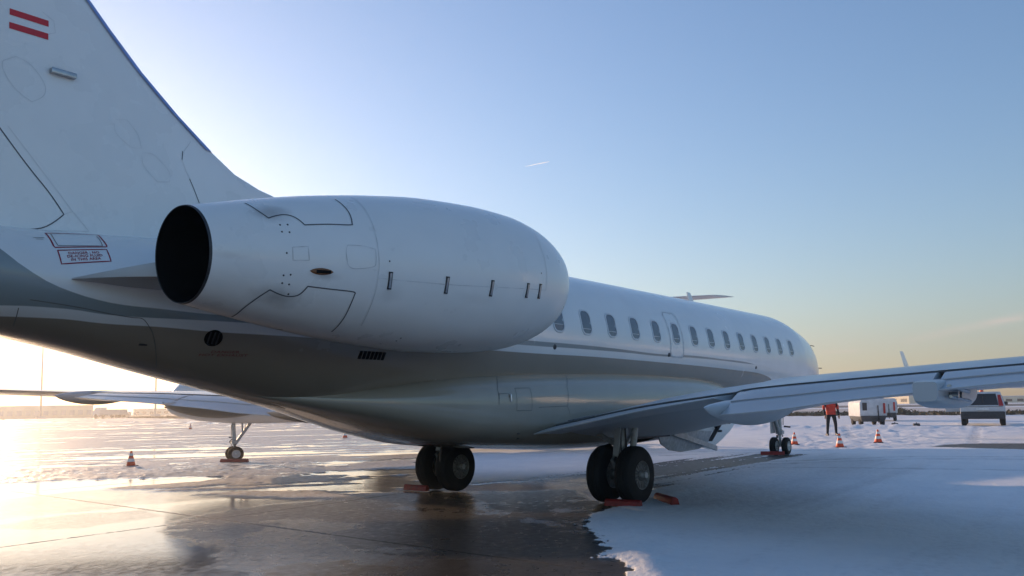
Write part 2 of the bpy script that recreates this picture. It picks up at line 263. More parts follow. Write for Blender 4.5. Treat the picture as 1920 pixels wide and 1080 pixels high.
MARKS = {"C1":[[-9.6,3.486],[-9.048,3.236],[-8.943,3.14],[-8.796,3.035],[-8.606,2.933],[-8.394,2.863],[-8.191,2.815],[-7.932,2.78],[-7.612,2.768],[-7.111,2.745],[-1.141,2.707],[-0.551,2.709],[1.025,2.695],[2.911,2.657],[4.378,2.678],[6.072,2.652],[7.35,2.628],[9.3,2.36],[10.2,1.15]],"C2":[[-8.992,2.707],[-8.858,2.715],[-8.405,2.707],[-8.072,2.675],[-7.729,2.667],[-7.175,2.671],[-6.729,2.673],[-1.13,2.628],[-0.54,2.636],[1.035,2.636],[2.92,2.614],[4.387,2.632],[6.081,2.615],[7.363,2.589],[8.4,2.58],[9.3,2.42],[10.3,1.2]],"C3":[[-8.95,2.616],[-8.522,2.616],[-8.041,2.587],[-7.527,2.578],[-6.949,2.555],[-6.31,2.549],[-1.279,2.508],[0.158,2.515],[2.076,2.501],[4.988,2.462],[6.793,2.419],[8.282,2.371],[9.265,2.235],[10.265,1.1]],"flag":[[[-8.856,-0.17,5.901],[-8.471,-0.17,5.911],[-8.469,-0.17,5.842],[-8.854,-0.17,5.833]],[[-8.856,-0.17,5.751],[-8.471,-0.17,5.764],[-8.469,-0.17,5.693],[-8.853,-0.17,5.682]]],"rudder":[[[-8.917,-0.17,4.606],[-8.661,-0.17,4.292],[-8.409,-0.17,4.009],[-8.258,-0.17,3.804],[-8.477,-0.17,3.618],[-8.877,-0.17,3.548]]],"fin_seams":[[[-8.476,-0.17,3.598],[-7.993,-0.17,3.655]],[[-8.258,-0.17,3.804],[-8.169,-0.17,3.852],[-7.994,-0.17,3.66]],[[-8.169,-0.17,3.852],[-8.413,-0.17,4.142],[-8.83,-0.17,4.629]],[[-6.906,-0.17,4.741],[-6.856,-0.17,4.589],[-6.802,-0.17,4.506]],[[-6.75,-0.17,5.032],[-6.877,-0.17,4.845],[-6.9,-0.17,4.757]],[[-7.72,-0.17,5.008],[-7.598,-0.17,5.042],[-7.469,-0.17,4.906],[-7.422,-0.17,4.748],[-7.548,-0.17,4.731],[-7.715,-0.17,4.842],[-7.745,-0.17,4.96]],[[-7.407,-0.17,4.694],[-7.264,-0.17,4.7],[-7.083,-0.17,4.539],[-7.08,-0.17,4.409],[-7.226,-0.17,4.378],[-7.388,-0.17,4.528],[-7.417,-0.17,4.664]],[[-8.9,-0.17,5.315],[-8.781,-0.17,5.401],[-8.631,-0.17,5.353],[-8.496,-0.17,5.187],[-8.503,-0.17,5.054],[-8.616,-0.17,4.956],[-8.779,-0.17,5.049],[-8.896,-0.17,5.215],[-8.9,-0.17,5.315]],[[-8.536,-0.17,5.992],[-8.414,-0.17,5.932],[-8.397,-0.17,5.804],[-8.503,-0.17,5.739]]],"fin_gaps":[[[-6.814,-0.17,4.509],[-6.758,-0.17,4.387],[-6.689,-0.17,4.222]],[[-6.893,-0.17,4.847],[-6.903,-0.17,4.732]]],"stub":[[-8.45,-0.17,5.352],[-8.193,-0.17,5.357]],"nac_gaps":[[[-7.629,-2.563,3.632],[-7.584,-2.695,3.55],[-7.514,-2.782,3.471],[-7.446,-2.778,3.503],[-7.345,-2.781,3.535],[-7.267,-2.806,3.529],[-7.214,-2.841,3.497],[-7.172,-2.878,3.448],[-6.924,-2.91,3.491],[-6.664,-2.944,3.522],[-6.631,-2.936,3.55],[-6.606,-2.862,3.667],[-6.608,-2.758,3.773],[-6.616,-2.647,3.847]],[[-6.554,-2.524,2.471],[-6.578,-2.754,2.601],[-6.593,-2.863,2.712],[-6.595,-2.937,2.822],[-6.626,-2.945,2.843],[-6.88,-2.912,2.847],[-7.129,-2.875,2.853],[-7.168,-2.829,2.788],[-7.214,-2.799,2.759],[-7.294,-2.776,2.75],[-7.385,-2.771,2.764],[-7.485,-2.774,2.794],[-7.566,-2.687,2.715],[-7.615,-2.545,2.629],[-7.59,-2.311,2.57]]],"nac_seams":[[[-6.354,-2.59,3.931],[-6.372,-2.8,3.791],[-6.385,-2.973,3.564],[-6.385,-3.054,3.305],[-6.373,-3.055,3.097],[-6.365,-3.0,2.894],[-6.351,-2.881,2.696],[-6.312,-2.706,2.535]],[[-6.365,-3.037,3.0],[-5.873,-3.088,3.011],[-5.36,-3.133,3.028],[-4.704,-3.155,3.07],[-3.959,-3.143,3.124],[-3.534,-3.11,3.154]],[[-3.46,-2.886,3.955],[-3.546,-3.047,3.728],[-3.542,-3.111,3.532],[-3.535,-3.13,3.32],[-3.534,-3.11,3.154]],[[-7.333,-2.914,3.202],[-7.178,-2.94,3.228],[-7.165,-2.942,3.095],[-7.33,-2.912,3.077],[-7.338,-2.913,3.202]],[[-6.746,-3.004,3.295],[-6.57,-3.028,3.309],[-6.421,-3.051,3.292],[-6.415,-3.056,3.161],[-6.452,-3.047,3.105],[-6.677,-3.012,3.065],[-6.749,-3.008,3.107],[-6.767,-3.008,3.223],[-6.746,-3.004,3.295]],[[-6.357,-3.037,2.999],[-6.295,-3.046,3.005]]],"latches":[[[-6.222,-3.07,3.081],[-6.207,-3.02,2.901]],[[-5.434,-3.146,3.113],[-5.426,-3.096,2.924]],[[-4.682,-3.171,3.153],[-4.681,-3.123,2.962]],[[-3.966,-3.156,3.196],[-3.971,-3.113,3.013]],[[-3.684,-3.137,3.219],[-3.68,-3.092,3.03]]],"scoop":[[-7.147,-2.927,2.996],[-6.891,-2.971,3.008]],"soot":[[[-7.458,-2.741,3.544],0.3,0.16,0.42],[[-7.393,-2.743,2.734],0.34,0.16,0.5],[[-6.989,-2.945,2.968],0.28,0.06,0.3],[[-7.926,-2.8,3.059],0.9,0.05,0.12],[[-6.177,-2.999,2.846],0.25,0.14,0.16],[[-4.906,-3.106,2.916],0.5,0.1,0.1]],"studs":[[-7.424,-2.837,3.414],[-7.347,-2.848,3.427],[-7.423,-2.867,3.344],[-7.348,-2.881,3.349],[-7.394,-2.905,3.139],[-7.398,-2.864,2.93],[-7.33,-2.88,2.942],[-7.39,-2.833,2.86],[-7.32,-2.842,2.854],[-7.29,-2.792,2.768],[-6.244,-3.077,3.188],[-5.672,-2.569,2.417],[-5.664,-2.633,2.443],[-3.668,-3.143,3.357]],"fus_seams":[[[-8.774,-0.714,2.775],[-8.541,-0.745,2.753],[-8.282,-0.777,2.723],[-8.042,-0.803,2.685],[-7.833,-0.833,2.661],[-7.727,-0.851,2.654],[-7.646,-0.827,2.589],[-7.568,-0.777,2.502],[-7.467,-0.649,2.359],[-7.306,-0.372,2.179]],[[-8.844,-0.633,2.698],[-8.831,-0.562,2.635],[-8.804,-0.411,2.543]],[[-8.721,-0.583,3.413],[-8.613,-0.57,3.431]],[[-8.701,-0.603,3.399],[-8.633,-0.6,3.407]],[[-8.514,-0.466,3.5],[-8.53,-0.608,3.41],[-8.523,-0.678,3.348],[-8.077,-0.659,3.412],[-8.061,-0.576,3.474],[-8.033,-0.404,3.563]]],"hatch":[[[-8.56,-0.455,3.502],[-8.567,-0.682,3.338],[-8.559,-0.697,3.322],[-8.041,-0.671,3.405],[-8.03,-0.648,3.426],[-8.022,-0.522,3.509],[-7.983,-0.326,3.593],[-8.56,-0.455,3.502]]],"warn":[[[-8.545,-0.724,3.291],[-8.056,-0.707,3.37],[-8.056,-0.814,3.233],[-8.535,-0.802,3.145],[-8.545,-0.724,3.291]]],"outlet":[-6.925,-0.903,2.487],"hot":[[-6.885,-0.784,2.328],[-6.571,-0.859,2.332]],"grille":[[-4.991,-1.134,2.359],[-4.561,-1.174,2.351]],"belly_bits":[[[-7.604,-0.649,2.395],0.05,0.012],[[-1.749,-1.206,1.138],0.018,0.018],[[-1.871,-1.315,1.22],0.03,0.008]],"fair_seams":[[[-2.183,-1.136,2.137],[-2.438,-1.364,1.955],[-2.485,-1.422,1.849],[-2.505,-1.449,1.682]],[[-2.48,-1.424,1.844],[-2.259,-1.436,1.849],[-2.228,-1.462,1.721]],[[-2.472,-1.425,1.844],[-2.504,-1.448,1.708]],[[-2.067,-1.407,1.93],[-1.703,-1.422,1.937],[-1.735,-1.486,1.581],[-2.104,-1.47,1.581],[-2.067,-1.407,1.93]],[[-0.304,-1.155,2.205],[-0.68,-1.437,1.965],[-0.782,-1.512,1.64]],[[-1.559,-1.492,1.627],[-0.792,-1.512,1.637],[-0.744,-1.513,1.57],[-0.722,-1.51,1.501]]],"handle":[-2.234,-1.455,1.779],"doorA":[[2.78,-1.25,1.12],[2.9,-1.25,0.93],[3.01,-1.25,0.82],[3.44,-1.25,0.67],[4.0,-1.25,0.6],[4.86,-1.25,0.62],[5.25,-1.25,0.69],[5.37,-1.25,1.0]],"doorB":[[4.4,-1.05,0.9],[4.83,-1.05,1.09],[6.26,-1.05,1.2],[7.11,-1.05,1.21],[7.13,-1.05,1.11],[6.89,-1.05,0.95],[6.49,-1.05,0.74],[6.05,-1.05,0.54],[5.48,-1.05,0.63]],"door_dots":[[5.98,-1.08,1.08],[5.39,-1.08,0.95],[5.49,-1.08,0.85],[4.81,-1.08,0.9],[6.68,-1.08,1.15],[6.18,-1.08,0.97]],"door_beam":[[3.37,-1.3,1.03],[5.45,-1.3,0.61]],"door_groove":[[6.15,-1.1,1.14],[5.56,-1.1,0.76]],"belly_mast":[[-6.58,0.0,1.98],[-6.21,0.0,1.91]],"masts":[[73.48,209.69],[97.43,198.76]],"buildings":[["long low pale hangar at the far left horizon",[63.71,229.05],[90.4,218.86],18,3.17,"wall",14],["small low terminal block right of the long pale hangar",[95.73,229.62],[104.26,225.59],10,1.08,"wall_grey",5],["low pale building under the near wing flap fairing on the left",[121.67,259.37],[135.58,251.99],12,1.99,"wall",7],["sunlit flat cream hangar on the right horizon, behind the wing",[242.12,54.68],[230.26,43.98],10,2.29,"wall",3],["low cream building at the right edge beyond the van",[225.79,23.51],[227.35,8.95],14,1.54,"wall",6]],"truck":[79.2,185.49],"contrail":[[15906.22,12099.09,6000.67],[16594.0,11839.91,6230.59]]}
# ------------------------------------------------------------------ ground
def build_ground():
    na = np.concatenate([np.linspace(YAW-R(37), YAW+R(37), 760), np.linspace(YAW+R(38), YAW+2*math.pi-R(38), 90)])
    rr = np.concatenate([np.linspace(.3, 3.5, 10), np.exp(np.linspace(math.log(3.6), math.log(190), 720)), np.exp(np.linspace(math.log(200), math.log(9000), 24))])
    A, RR = np.meshgrid(na, rr); x = (CAM.x+RR*np.cos(A)).ravel(); y = (CAM.y+RR*np.sin(A)).ravel(); rad = RR.ravel()
    n1 = fbm(x*1.1, y*1.1, 3)-.5; n2 = fbm(x*4.5, y*4.5, 9)-.5; n3 = fbm(x*.25, y*.25, 21)-.5; n4 = fbm(x*16, y*16, 33, 3)-.5
    # streak coordinates: along the taxi direction (x) and along the sweep of the older tracks
    ca, sa = math.cos(R(-38)), math.sin(R(-38)); al = x*ca+y*sa; ac = -x*sa+y*ca
    st_x = fbm(x*.18, y*2.6, 41)-.5; st_o = fbm(al*.10, ac*1.2, 52)-.5; st_f = fbm(al*.5, ac*5, 57)-.5
    # clear wet asphalt under and behind the jet
    core = polyd(x, y, [(-6.9, 6.2), (-4.4, 5.6), (-2.6, 6.6), (-.6, 4.5), (1.5, 2.4), (5.4, 1.7), (8.8, 1.3), (12.7, .5), (13.3, -.7), (8.0, -.5), (3.3, -.7), (1.0, -1.9), (-.5, -2.28),
                         (-1.22, -2.33), (-2.46, -2.94), (-2.92, -3.5), (-3.75, -4.25), (-4.3, -4.3), (-4.4, -4.7), (-5.2, -5.3), (-7.5, -7.5), (-12, -10), (-20, -8), (-20, 3), (-10, 6)])
    front = sstep(.5, 3, x)      # the taxi streak part is ragged
    e = core + n1*.5 + n2*.26 + n4*.26 + front*(st_x*2.0+(fbm(x*.10+3, y*6.5, 143)-.5)*2.6+(fbm(x*.3, y*16, 151)-.5)*.35-.12)
    snow = 1-sstep(-.05, .07, e)
    # thin snow beside the starboard wheels and along the streak
    thin = polyd(x, y, [(2.0, -.9), (9, -.8), (13.5, -1.3), (11, -3.2), (6.5, -4.4), (2.2, -4.9), (.3, -3.9), (.2, -2.7), (1.3, -1.9)])
    cover_shade = .92+.08*sstep(11, 17, x+.3*y)-.22*sstep(-1.5, .8, thin+n3*.8+st_x*.8)-.05*sstep(-.1, .2, st_x)*(rad < 60)  # nearer snow also greyed slightly to stand in for shade
    # left field: slush with streaky sheets of water
    azc = np.degrees(np.arctan2(y-CAM.y, x-CAM.x)); left = sstep(41.5, 46, azc+n1*3)*sstep(1.2, 4.0, y+.30*x+n1*1.2)
    lf = left*(x > -8)
    patch = st_o*1.5+n1*.55+n3*.5
    far = sstep(16, 60, rad)
    wetl = sstep(-.10+.16*far, .06+.2*far, patch)*lf
    # hand placed patches seen left of the tail
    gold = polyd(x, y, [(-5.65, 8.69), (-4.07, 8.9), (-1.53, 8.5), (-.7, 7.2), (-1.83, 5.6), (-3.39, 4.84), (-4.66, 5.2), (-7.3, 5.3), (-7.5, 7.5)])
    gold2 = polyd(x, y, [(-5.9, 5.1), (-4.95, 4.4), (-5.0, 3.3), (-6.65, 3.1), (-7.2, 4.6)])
    pud = polyd(x, y, [(-5.5, 12.9), (-2.3, 11.4), (-.6, 8.9), (-1.5, 8.5), (-4.0, 9.2), (-6.5, 9.3)])
    slush = polyd(x, y, [(-3.5, 19), (-.4, 14.6), (4.2, 15.6), (4.6, 12.6), (2.6, 8.4), (-.6, 6.9), (-1.3, 8.0), (-.4, 9.3), (-2.3, 11.6), (-5.2, 13.4)])
    nearl = sstep(-9.2, -7.2, x+.2*y)
    sn2 = np.where(lf > .5, 1-wetl*.93, snow)
    snow = np.where(lf > .02, snow*(1-lf)+lf*np.minimum(1-wetl*.93, 1), snow)
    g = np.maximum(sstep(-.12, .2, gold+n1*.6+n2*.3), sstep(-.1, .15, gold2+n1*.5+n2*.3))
    s_l = sstep(-.15, .25, slush+n1*.9+n2*.5)
    p_l = sstep(-.15, .15, pud+n1*.5)
    nearfield = (x < 5) & (y > 1)
    base_near = np.where((x+.33*(y-6) < -3.2) & (y > -1), 0.0, 1.0)
    snow = np.where(nearfield, snow*sstep(-.2, .6, (x+3.6)+.18*(y-9)+n1*.9), snow)
    snow = snow*(1-p_l)
    snow = np.maximum(snow, s_l*(.60+n2*1.1+st_f*.9)*(y > 0))
    # plowed lumps
    lump = sstep(.0, .16, fbm(x*2.2, y*2.2, 71)-.53)*(sstep(-.6, .3, slush)+sstep(.6, 0, np.abs(polyd(x, y, [(20, 8), (36, 10), (36, -2), (22, -4), (16, 1)])))*0)
    ridge1 = lined(x, y, [(42, 200), (40.8, 77), (35.6, 31.6), (35.4, 10.3), (34.6, -4), (34, -30)])
    ridge2 = lined(x, y, [(58, 240), (62, 95), (60, 60), (66, 30), (70, 0)])
    rough = sstep(1.3, .15, ridge1)*.30*(fbm(x*1.2, y*1.2, 91)+.1)+sstep(1.0, .1, lined(x, y, [(31.5, 120), (33.5, 60), (31, 31), (32.2, 10), (31, -4), (30, -30)]))*.14*fbm(x*1.6, y*1.6, 92)+sstep(1.6, .2, ridge2)*.1*fbm(x*1.2, y*1.2, 95)
    trod = sstep(-1, 1.5, polyd(x, y, [(17, 3), (26, 6), (33, 4), (31, -2), (20, -3.5), (15.5, -1)]))
    damp = sstep(-.12, .22, polyd(x, y, [(-5.87, 2.2), (-5.34, 2.67), (-4.75, 2.9), (-3.97, 3.2), (-1.83, 3.02), (-.5, 2.4), (1.5, 0), (-.5, -2.3), (-4.5, -5), (-9, -9), (-12, -9), (-8.3, -3.8), (-7.16, -1.76), (-6.65, -.53), (-6.43, .44), (-6.25, 1.3)])+n1*.7+n4*.25)
    patchn = fbm(x*.9, y*.9, 61)-.5
    hole = sstep(.08, .2, patchn+n2*.25)
    damp = np.clip(damp*(1-.55*hole), 0, 1); damp = np.maximum(damp, sstep(1.0, 2.5, x)*(y < 5)*(.6+st_x))
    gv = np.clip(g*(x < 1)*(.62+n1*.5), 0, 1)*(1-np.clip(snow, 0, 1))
    ice = polyd(x, y, [(18.8, -3.0), (21.2, -3.5), (24, -9), (17.5, -9.5)])
    snow = snow*(1-.85*sstep(-.3, .3, ice+n1*.5))
    snow = np.clip(snow, 0, 1)
    # tyre tracks and foot marks in the right-hand snow
    trk = np.zeros_like(x)
    for P, w in (([(26, -9), (20, -2.5), (16, .5), (12, 4)], .18), ([(25, -8.5), (18.5, -2.4), (14.6, .2), (11, 3)], .18), ([(10.8, -12), (9.6, -6), (8.6, -2.8), (7.4, -.5)], .13), ([(19, -14), (15, -7.4), (13.4, -3.6), (9, 0)], .2), ([(18, -14), (14, -7.6), (12.6, -4), (8.4, -.6)], .16), ([(24, 1), (36, 4.8), (60, 8)], .3), ([(21, -4), (35, -2), (60, 3)], .3)):
        trk = np.maximum(trk, sstep(w, w*.4, lined(x, y, P)+n1*.3)*(.45+n2))
    z = snow*(.012+.024*(n1+.5)+.016*(n2+.3)+.010*n4)+snow*lump*.025+rough-trk*snow*.03
    z += trod*snow*.13*(fbm(x*2.4, y*2.4, 77)-.45)+sstep(20, 32, x)*(y < 14)*(y > -22)*.05*(fbm(al*.25, ac*1.6, 78)-.5)
    z += snow*sstep(-.02, .30, -e)*sstep(1.0, .3, -e)*.03*(fbm(x*7, y*7, 99)+.1)*(y < 0)*(x < 3)
    z += .006*n3+np.clip(rad-60, 0, 1e9)*0.0
    z = z-.02
    V = np.stack([x, y, z], 1); na_, nr = len(na), len(rr)
    idx = np.arange(na_*nr).reshape(nr, na_); a = idx[:-1, :]; b = np.roll(idx, -1, 1)[:-1, :]; c = np.roll(idx, -1, 1)[1:, :]; d = idx[1:, :]
    F = np.stack([a.ravel(), b.ravel(), c.ravel(), d.ravel()], 1)
    me = bpy.data.meshes.new('ground'); me.vertices.add(len(V)); me.vertices.foreach_set('co', V.ravel())
    me.loops.add(F.size); me.loops.foreach_set('vertex_index', F.ravel().astype(np.int32)); me.polygons.add(len(F))
    me.polygons.foreach_set('loop_start', np.arange(0, F.size, 4, dtype=np.int32)); me.polygons.foreach_set('loop_total', np.full(len(F), 4, np.int32))
    me.update(); me.validate()
    me.polygons.foreach_set('use_smooth', [True]*len(me.polygons))
    for nm, arr in (('snow', snow), ('cover_shade', np.clip(cover_shade*(1-trk*.5), 0, 1)), ('damp', damp), ('dry', sstep(3.0, 5.5, x)*(y < 6)), ('slushy', gv), ('leftf', lf)):
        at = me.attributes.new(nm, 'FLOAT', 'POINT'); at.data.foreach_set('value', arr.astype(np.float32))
    o = bpy.data.objects.new('ground', me); col.objects.link(o); tag(o, kind='structure')
    m, t, p = nt('apron_ground'); L = t.links; N = t.nodes.new
    def attr(n):
        a = N('ShaderNodeAttribute'); a.attribute_name = n; return a.outputs['Fac']
    geo = N('ShaderNodeNewGeometry')
    def noise(scale, det=5, rough=.6, vec=None):
        n = N('ShaderNodeTexNoise'); n.inputs['Scale'].default_value = scale; n.inputs['Detail'].default_value = det; n.inputs['Roughness'].default_value = rough
        L.new(vec or geo.outputs['Position'], n.inputs['Vector']); return n.outputs['Fac']
    def mth(op, a, b=None, c=None, clamp=False):
        n = N('ShaderNodeMath'); n.operation = op; n.use_clamp = clamp
        for i, v in enumerate((a, b, c)):
            if v is None: continue
            if isinstance(v, (int, float)): n.inputs[i].default_value = v
            else: L.new(v, n.inputs[i])
        return n.outputs[0]
    def rng(v, a, b, c, d):
        n = N('ShaderNodeMapRange'); L.new(v, n.inputs['Value'])
        for k, q in (('From Min', a), ('From Max', b), ('To Min', c), ('To Max', d)): n.inputs[k].default_value = q
        return n.outputs[0]
    def mixc(f, a, b, bt='MIX'):
        n = N('ShaderNodeMix'); n.data_type = 'RGBA'; n.blend_type = bt
        if isinstance(f, (int, float)): n.inputs['Factor'].default_value = f
        else: L.new(f, n.inputs['Factor'])
        for k, v in (('A', a), ('B', b)):
            if isinstance(v, tuple): n.inputs[k].default_value = (*v, 1)
            else: L.new(v, n.inputs[k])
        return n.outputs['Result']
    def mixf(f, a, b):
        n = N('ShaderNodeMix'); L.new(f, n.inputs['Factor'])
        for k, v in (('A', a), ('B', b)):
            if isinstance(v, (int, float)): n.inputs[k].default_value = v
            else: L.new(v, n.inputs[k])
        return n.outputs['Result']
    fine = noise(55, 4); mid = noise(9, 6); big = noise(.8, 5); grit = noise(190, 2)
    sraw = mth('ADD', attr('snow'), mth('MULTIPLY', mth('SUBTRACT', fine, .5), .55))
    s = rng(sraw, .35, .62, 0, 1)
    # asphalt / concrete
    asp = mixc(rng(mid, .3, .7, 0, 1), (.030, .028, .026), (.062, .056, .050))
    asp = mixc(rng(grit, .55, .75, 0, .5), asp, (.10, .095, .085))
    # slab joints
    sep = N('ShaderNodeSeparateXYZ'); L.new(geo.outputs['Position'], sep.inputs[0])
    def joint(c, off, S, w):
        q = mth('SUBTRACT', mth('FRACT', mth('ADD', mth('DIVIDE', mth('SUBTRACT', c, off), S), .5)), .5)
        wob = mth('MULTIPLY', mth('SUBTRACT', mid, .5), .02)
        return rng(mth('ADD', mth('ABSOLUTE', q), wob), w/S, w*2.2/S, 1, 0)
    j = mth('MAXIMUM', joint(sep.outputs['X'], -4.85, 7.5, .016), joint(sep.outputs['Y'], 2.4, 7.5, .016), clamp=True)
    asp = mixc(mth('MULTIPLY', j, .65), asp, (.008, .008, .008))
    dampv = attr('damp')
    r_wet = rng(mid, .35, .65, .05, .13); r_damp = rng(mid, .3, .7, .24, .46)
    r_asp = mixf(attr('dry'), mixf(dampv, r_wet, r_damp), rng(mid, .3, .7, .42, .65))
    r_asp = mixf(mth('MULTIPLY', j, .85), r_asp, .6)
    # watery brown slush film
    lft0 = attr('leftf')
    sl = mth('MULTIPLY', attr('slushy'), rng(fine, .35, .6, .2, 1), clamp=True)
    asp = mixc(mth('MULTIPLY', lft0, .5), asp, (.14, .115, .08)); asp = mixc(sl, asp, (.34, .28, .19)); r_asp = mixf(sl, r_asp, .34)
    # snow
    sc1 = mixc(rng(big, .3, .7, 0, 1), (.78, .80, .83), (.88, .89, .90))
    cov = mth('ADD', attr('cover_shade'), mth('MULTIPLY', mth('SUBTRACT', mid, .5), .35), clamp=True)
    snc = mixc(rng(cov, .2, .9, 0, 1), (.20, .20, .21), sc1)
    lft = attr('leftf'); snc = mixc(mth('MULTIPLY', lft, rng(mid, .35, .7, .95, .35)), snc, (.42, .34, .23))
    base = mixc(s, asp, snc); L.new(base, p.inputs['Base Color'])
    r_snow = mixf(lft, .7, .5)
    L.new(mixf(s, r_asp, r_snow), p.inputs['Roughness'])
    setin(p, Specular_IOR_Level=.5)
    bmp = N('ShaderNodeBump'); bmp.inputs['Distance'].default_value = .03
    hh = mth('ADD', mth('MULTIPLY', fine, .35), mth('MULTIPLY', mid, 1.0))
    L.new(hh, bmp.inputs['Height']); L.new(mixf(s, mixf(dampv, .02, .11), .6), bmp.inputs['Strength'])
    L.new(bmp.outputs[0], p.inputs['Normal'])
    me.materials.append(m)
build_ground()
# ------------------------------------------------------------------ the business jet
FX = [-13.7, -13.4, -12.5, -11, -10, -8.8, -8.26, -7.39, -6.37, -5.59, -4.7, -3.7, -2.6, 6.0, 11.2, 11.6, 12.53, 13.29, 13.96, 14.47, 14.89, 15.23, 15.44, 15.55, 15.59]
FT = [3.40, 3.42, 3.46, 3.52, 3.55, 3.59, 3.62, 3.69, 3.83, 3.98, 4.12, 4.19, 4.215, 4.215, 4.205, 4.175, 4.04, 3.926, 3.765, 3.556, 3.302, 2.999, 2.73, 2.475, 2.36]
FB = [3.38, 3.28, 3.10, 2.86, 2.69, 2.46, 2.355, 2.14, 1.90, 1.72, 1.57, 1.49, 1.475, 1.475, 1.475, 1.475, 1.49, 1.53, 1.60, 1.68, 1.77, 1.88, 2.00, 2.14, 2.30]
FW = [.06, .15, .30, .50, .63, .79, .86, .97, 1.08, 1.17, 1.26, 1.32, 1.345, 1.345, 1.345, 1.335, 1.23, 1.10, .945, .802, .674, .523, .353, .167, .04]
def fus(x):
    return (float(smooth_interp(x, FX, FT)[0]), float(smooth_interp(x, FX, FB)[0]), float(smooth_interp(x, FX, FW)[0]))
def fus_y(x, z):
    zt, zb, w = fus(x); c = (zt+zb)/2; h = (zt-zb)/2
    return w*math.sqrt(max(0, 1-((z-c)/h)**2))
def super_ring(x, zt, zb, w, n=64, e=2.0):
    c = (zt+zb)/2; h = (zt-zb)/2; o = []
    for k in range(n):
        a = 2*math.pi*k/n; ca, sa = math.cos(a), math.sin(a)
        o.append((x, w*math.copysign(abs(ca)**(2/e), ca), c+h*math.copysign(abs(sa)**(2/e), sa)))
    return o
def bvh_of(o):
    me = o.data; return BVHTree.FromPolygons([v.co.copy() for v in me.vertices], [tuple(p.vertices) for p in me.polygons])
def resample(pts, step=.05):
    pts = [Vector(p) for p in pts]; o = [pts[0]]
    for a, b in zip(pts[:-1], pts[1:]):
        n = max(1, int((b-a).length/step))
        o += [a+(b-a)*i/n for i in range(1, n+1)]
    return o
def catmull(P, n=6):
    P = [Vector(q) for q in P]
    if len(P) < 3: return P
    cl = (P[0]-P[-1]).length < 1e-3; o = []
    for i in range(len(P)-1):
        a, b, c, d = (P[i-1] if i else (P[-2] if cl else P[0])), P[i], P[i+1], (P[i+2] if i+2 < len(P) else (P[1] if cl else P[-1]))
        sharp = lambda u, v: u.length > 1e-6 and v.length > 1e-6 and u.angle(v, 0) > R(50)
        ta = Vector() if sharp(b-a, c-b) else (c-a)*.5; tb = Vector() if sharp(c-b, d-c) else (d-b)*.5
        for k in range(n):
            t = k/n; o.append(b*(2*t**3-3*t*t+1)+ta*(t**3-2*t*t+t)+c*(-2*t**3+3*t*t)+tb*(t**3-t*t))
    return o+[P[-1]]
def ribbon(name, polys, w, bvh, m, parent, off=.0035, step=.05, smooth=True):
    if len(polys) > 1:
        r = None
        for P in polys: r = ribbon(name, [P], w, bvh, m, parent, off, step, smooth)
        return r
    mb = MB()
    for P in polys:
        P = resample(catmull(P) if smooth and len(P) > 3 else P, step); S = []
        for q in P:
            c, n, i, d = bvh.find_nearest(q)
            S.append((c, n))
        ring = []
        for i, (c, n) in enumerate(S):
            d = (S[min(i+1, len(S)-1)][0]-S[max(i-1, 0)][0])
            if d.length < 1e-6: continue
            s = n.cross(d.normalized()).normalized()
            ring.append([c+n*off-s*w/2, c+n*off+s*w/2])
        if len(ring) > 1: mb.loft(ring, closed=False)
    if not mb.v: return None
    o = mb.build(name, m, parent, smooth=False)
    return o
def patch(name, uvs, fn, m, parent, thick=0.0):
    """fn(u,v)->point; filled polygon fan mesh over outline uvs with inner rings"""
    cx = sum(u for u, v in uvs)/len(uvs); cy = sum(v for u, v in uvs)/len(uvs)
    rings = [[fn(cx+(u-cx)*k, cy+(v-cy)*k) for u, v in uvs] for k in (.02, .25, .5, .75, 1)]
    mb = MB(); mb.loft(rings, cap0=True); return mb.build(name, m, parent)
def rrect(cx, cy, hx, hy, r, n=5):
    o = []
    for sx, sy, a0 in ((1, 1, 0), (-1, 1, 90), (-1, -1, 180), (1, -1, 270)):
        for k in range(n+1):
            a = R(a0+90*k/n); o.append((cx+sx*(hx-r)+r*math.cos(a), cy+sy*(hy-r)+r*math.sin(a)))
    return o
def text_on(name, lines, origin, right, up, size, bvh, castdir, m, parent, leading=1.25, off=.004, stretch=1.0, align='CENTER', bold=.012):
    cu = bpy.data.curves.new(name, 'FONT'); cu.body = '\n'.join(lines); cu.size = size; cu.align_x = align; cu.space_line = leading; cu.offset = bold*size; cu.space_character = 1.08
    cu.resolution_u = 3
    tmp = bpy.data.objects.new(name+'_t', cu); col.objects.link(tmp)
    dg = bpy.context.evaluated_depsgraph_get(); dg.update(); me = bpy.data.meshes.new_from_object(tmp.evaluated_get(dg))
    bpy.data.objects.remove(tmp); bpy.data.curves.remove(cu); me.name = name
    bm = bmesh.new(); bm.from_mesh(me); bmesh.ops.triangulate(bm, faces=bm.faces)
    for _ in range(2):
        es = [e for e in bm.edges if e.calc_length() > size*.5]
        if es: bmesh.ops.subdivide_edges(bm, edges=es, cuts=1)
    origin, right, up, cd = Vector(origin), Vector(right), Vector(up), Vector(castdir).normalized()
    for v in bm.verts:
        q = origin+right*v.co.x*stretch+up*v.co.y
        h = bvh.ray_cast(q-cd*3, cd)
        if h[0] is None: h = bvh.find_nearest(q)
        n = h[1] if h[1].dot(cd) < 0 else -h[1]
        v.co = h[0]+n*off
    bmesh.ops.triangulate(bm, faces=bm.faces)
    bm.to_mesh(me); bm.free(); me.materials.clear(); me.materials.append(m)
    o = bpy.data.objects.new(name, me); col.objects.link(o); o.parent = parent
    return o

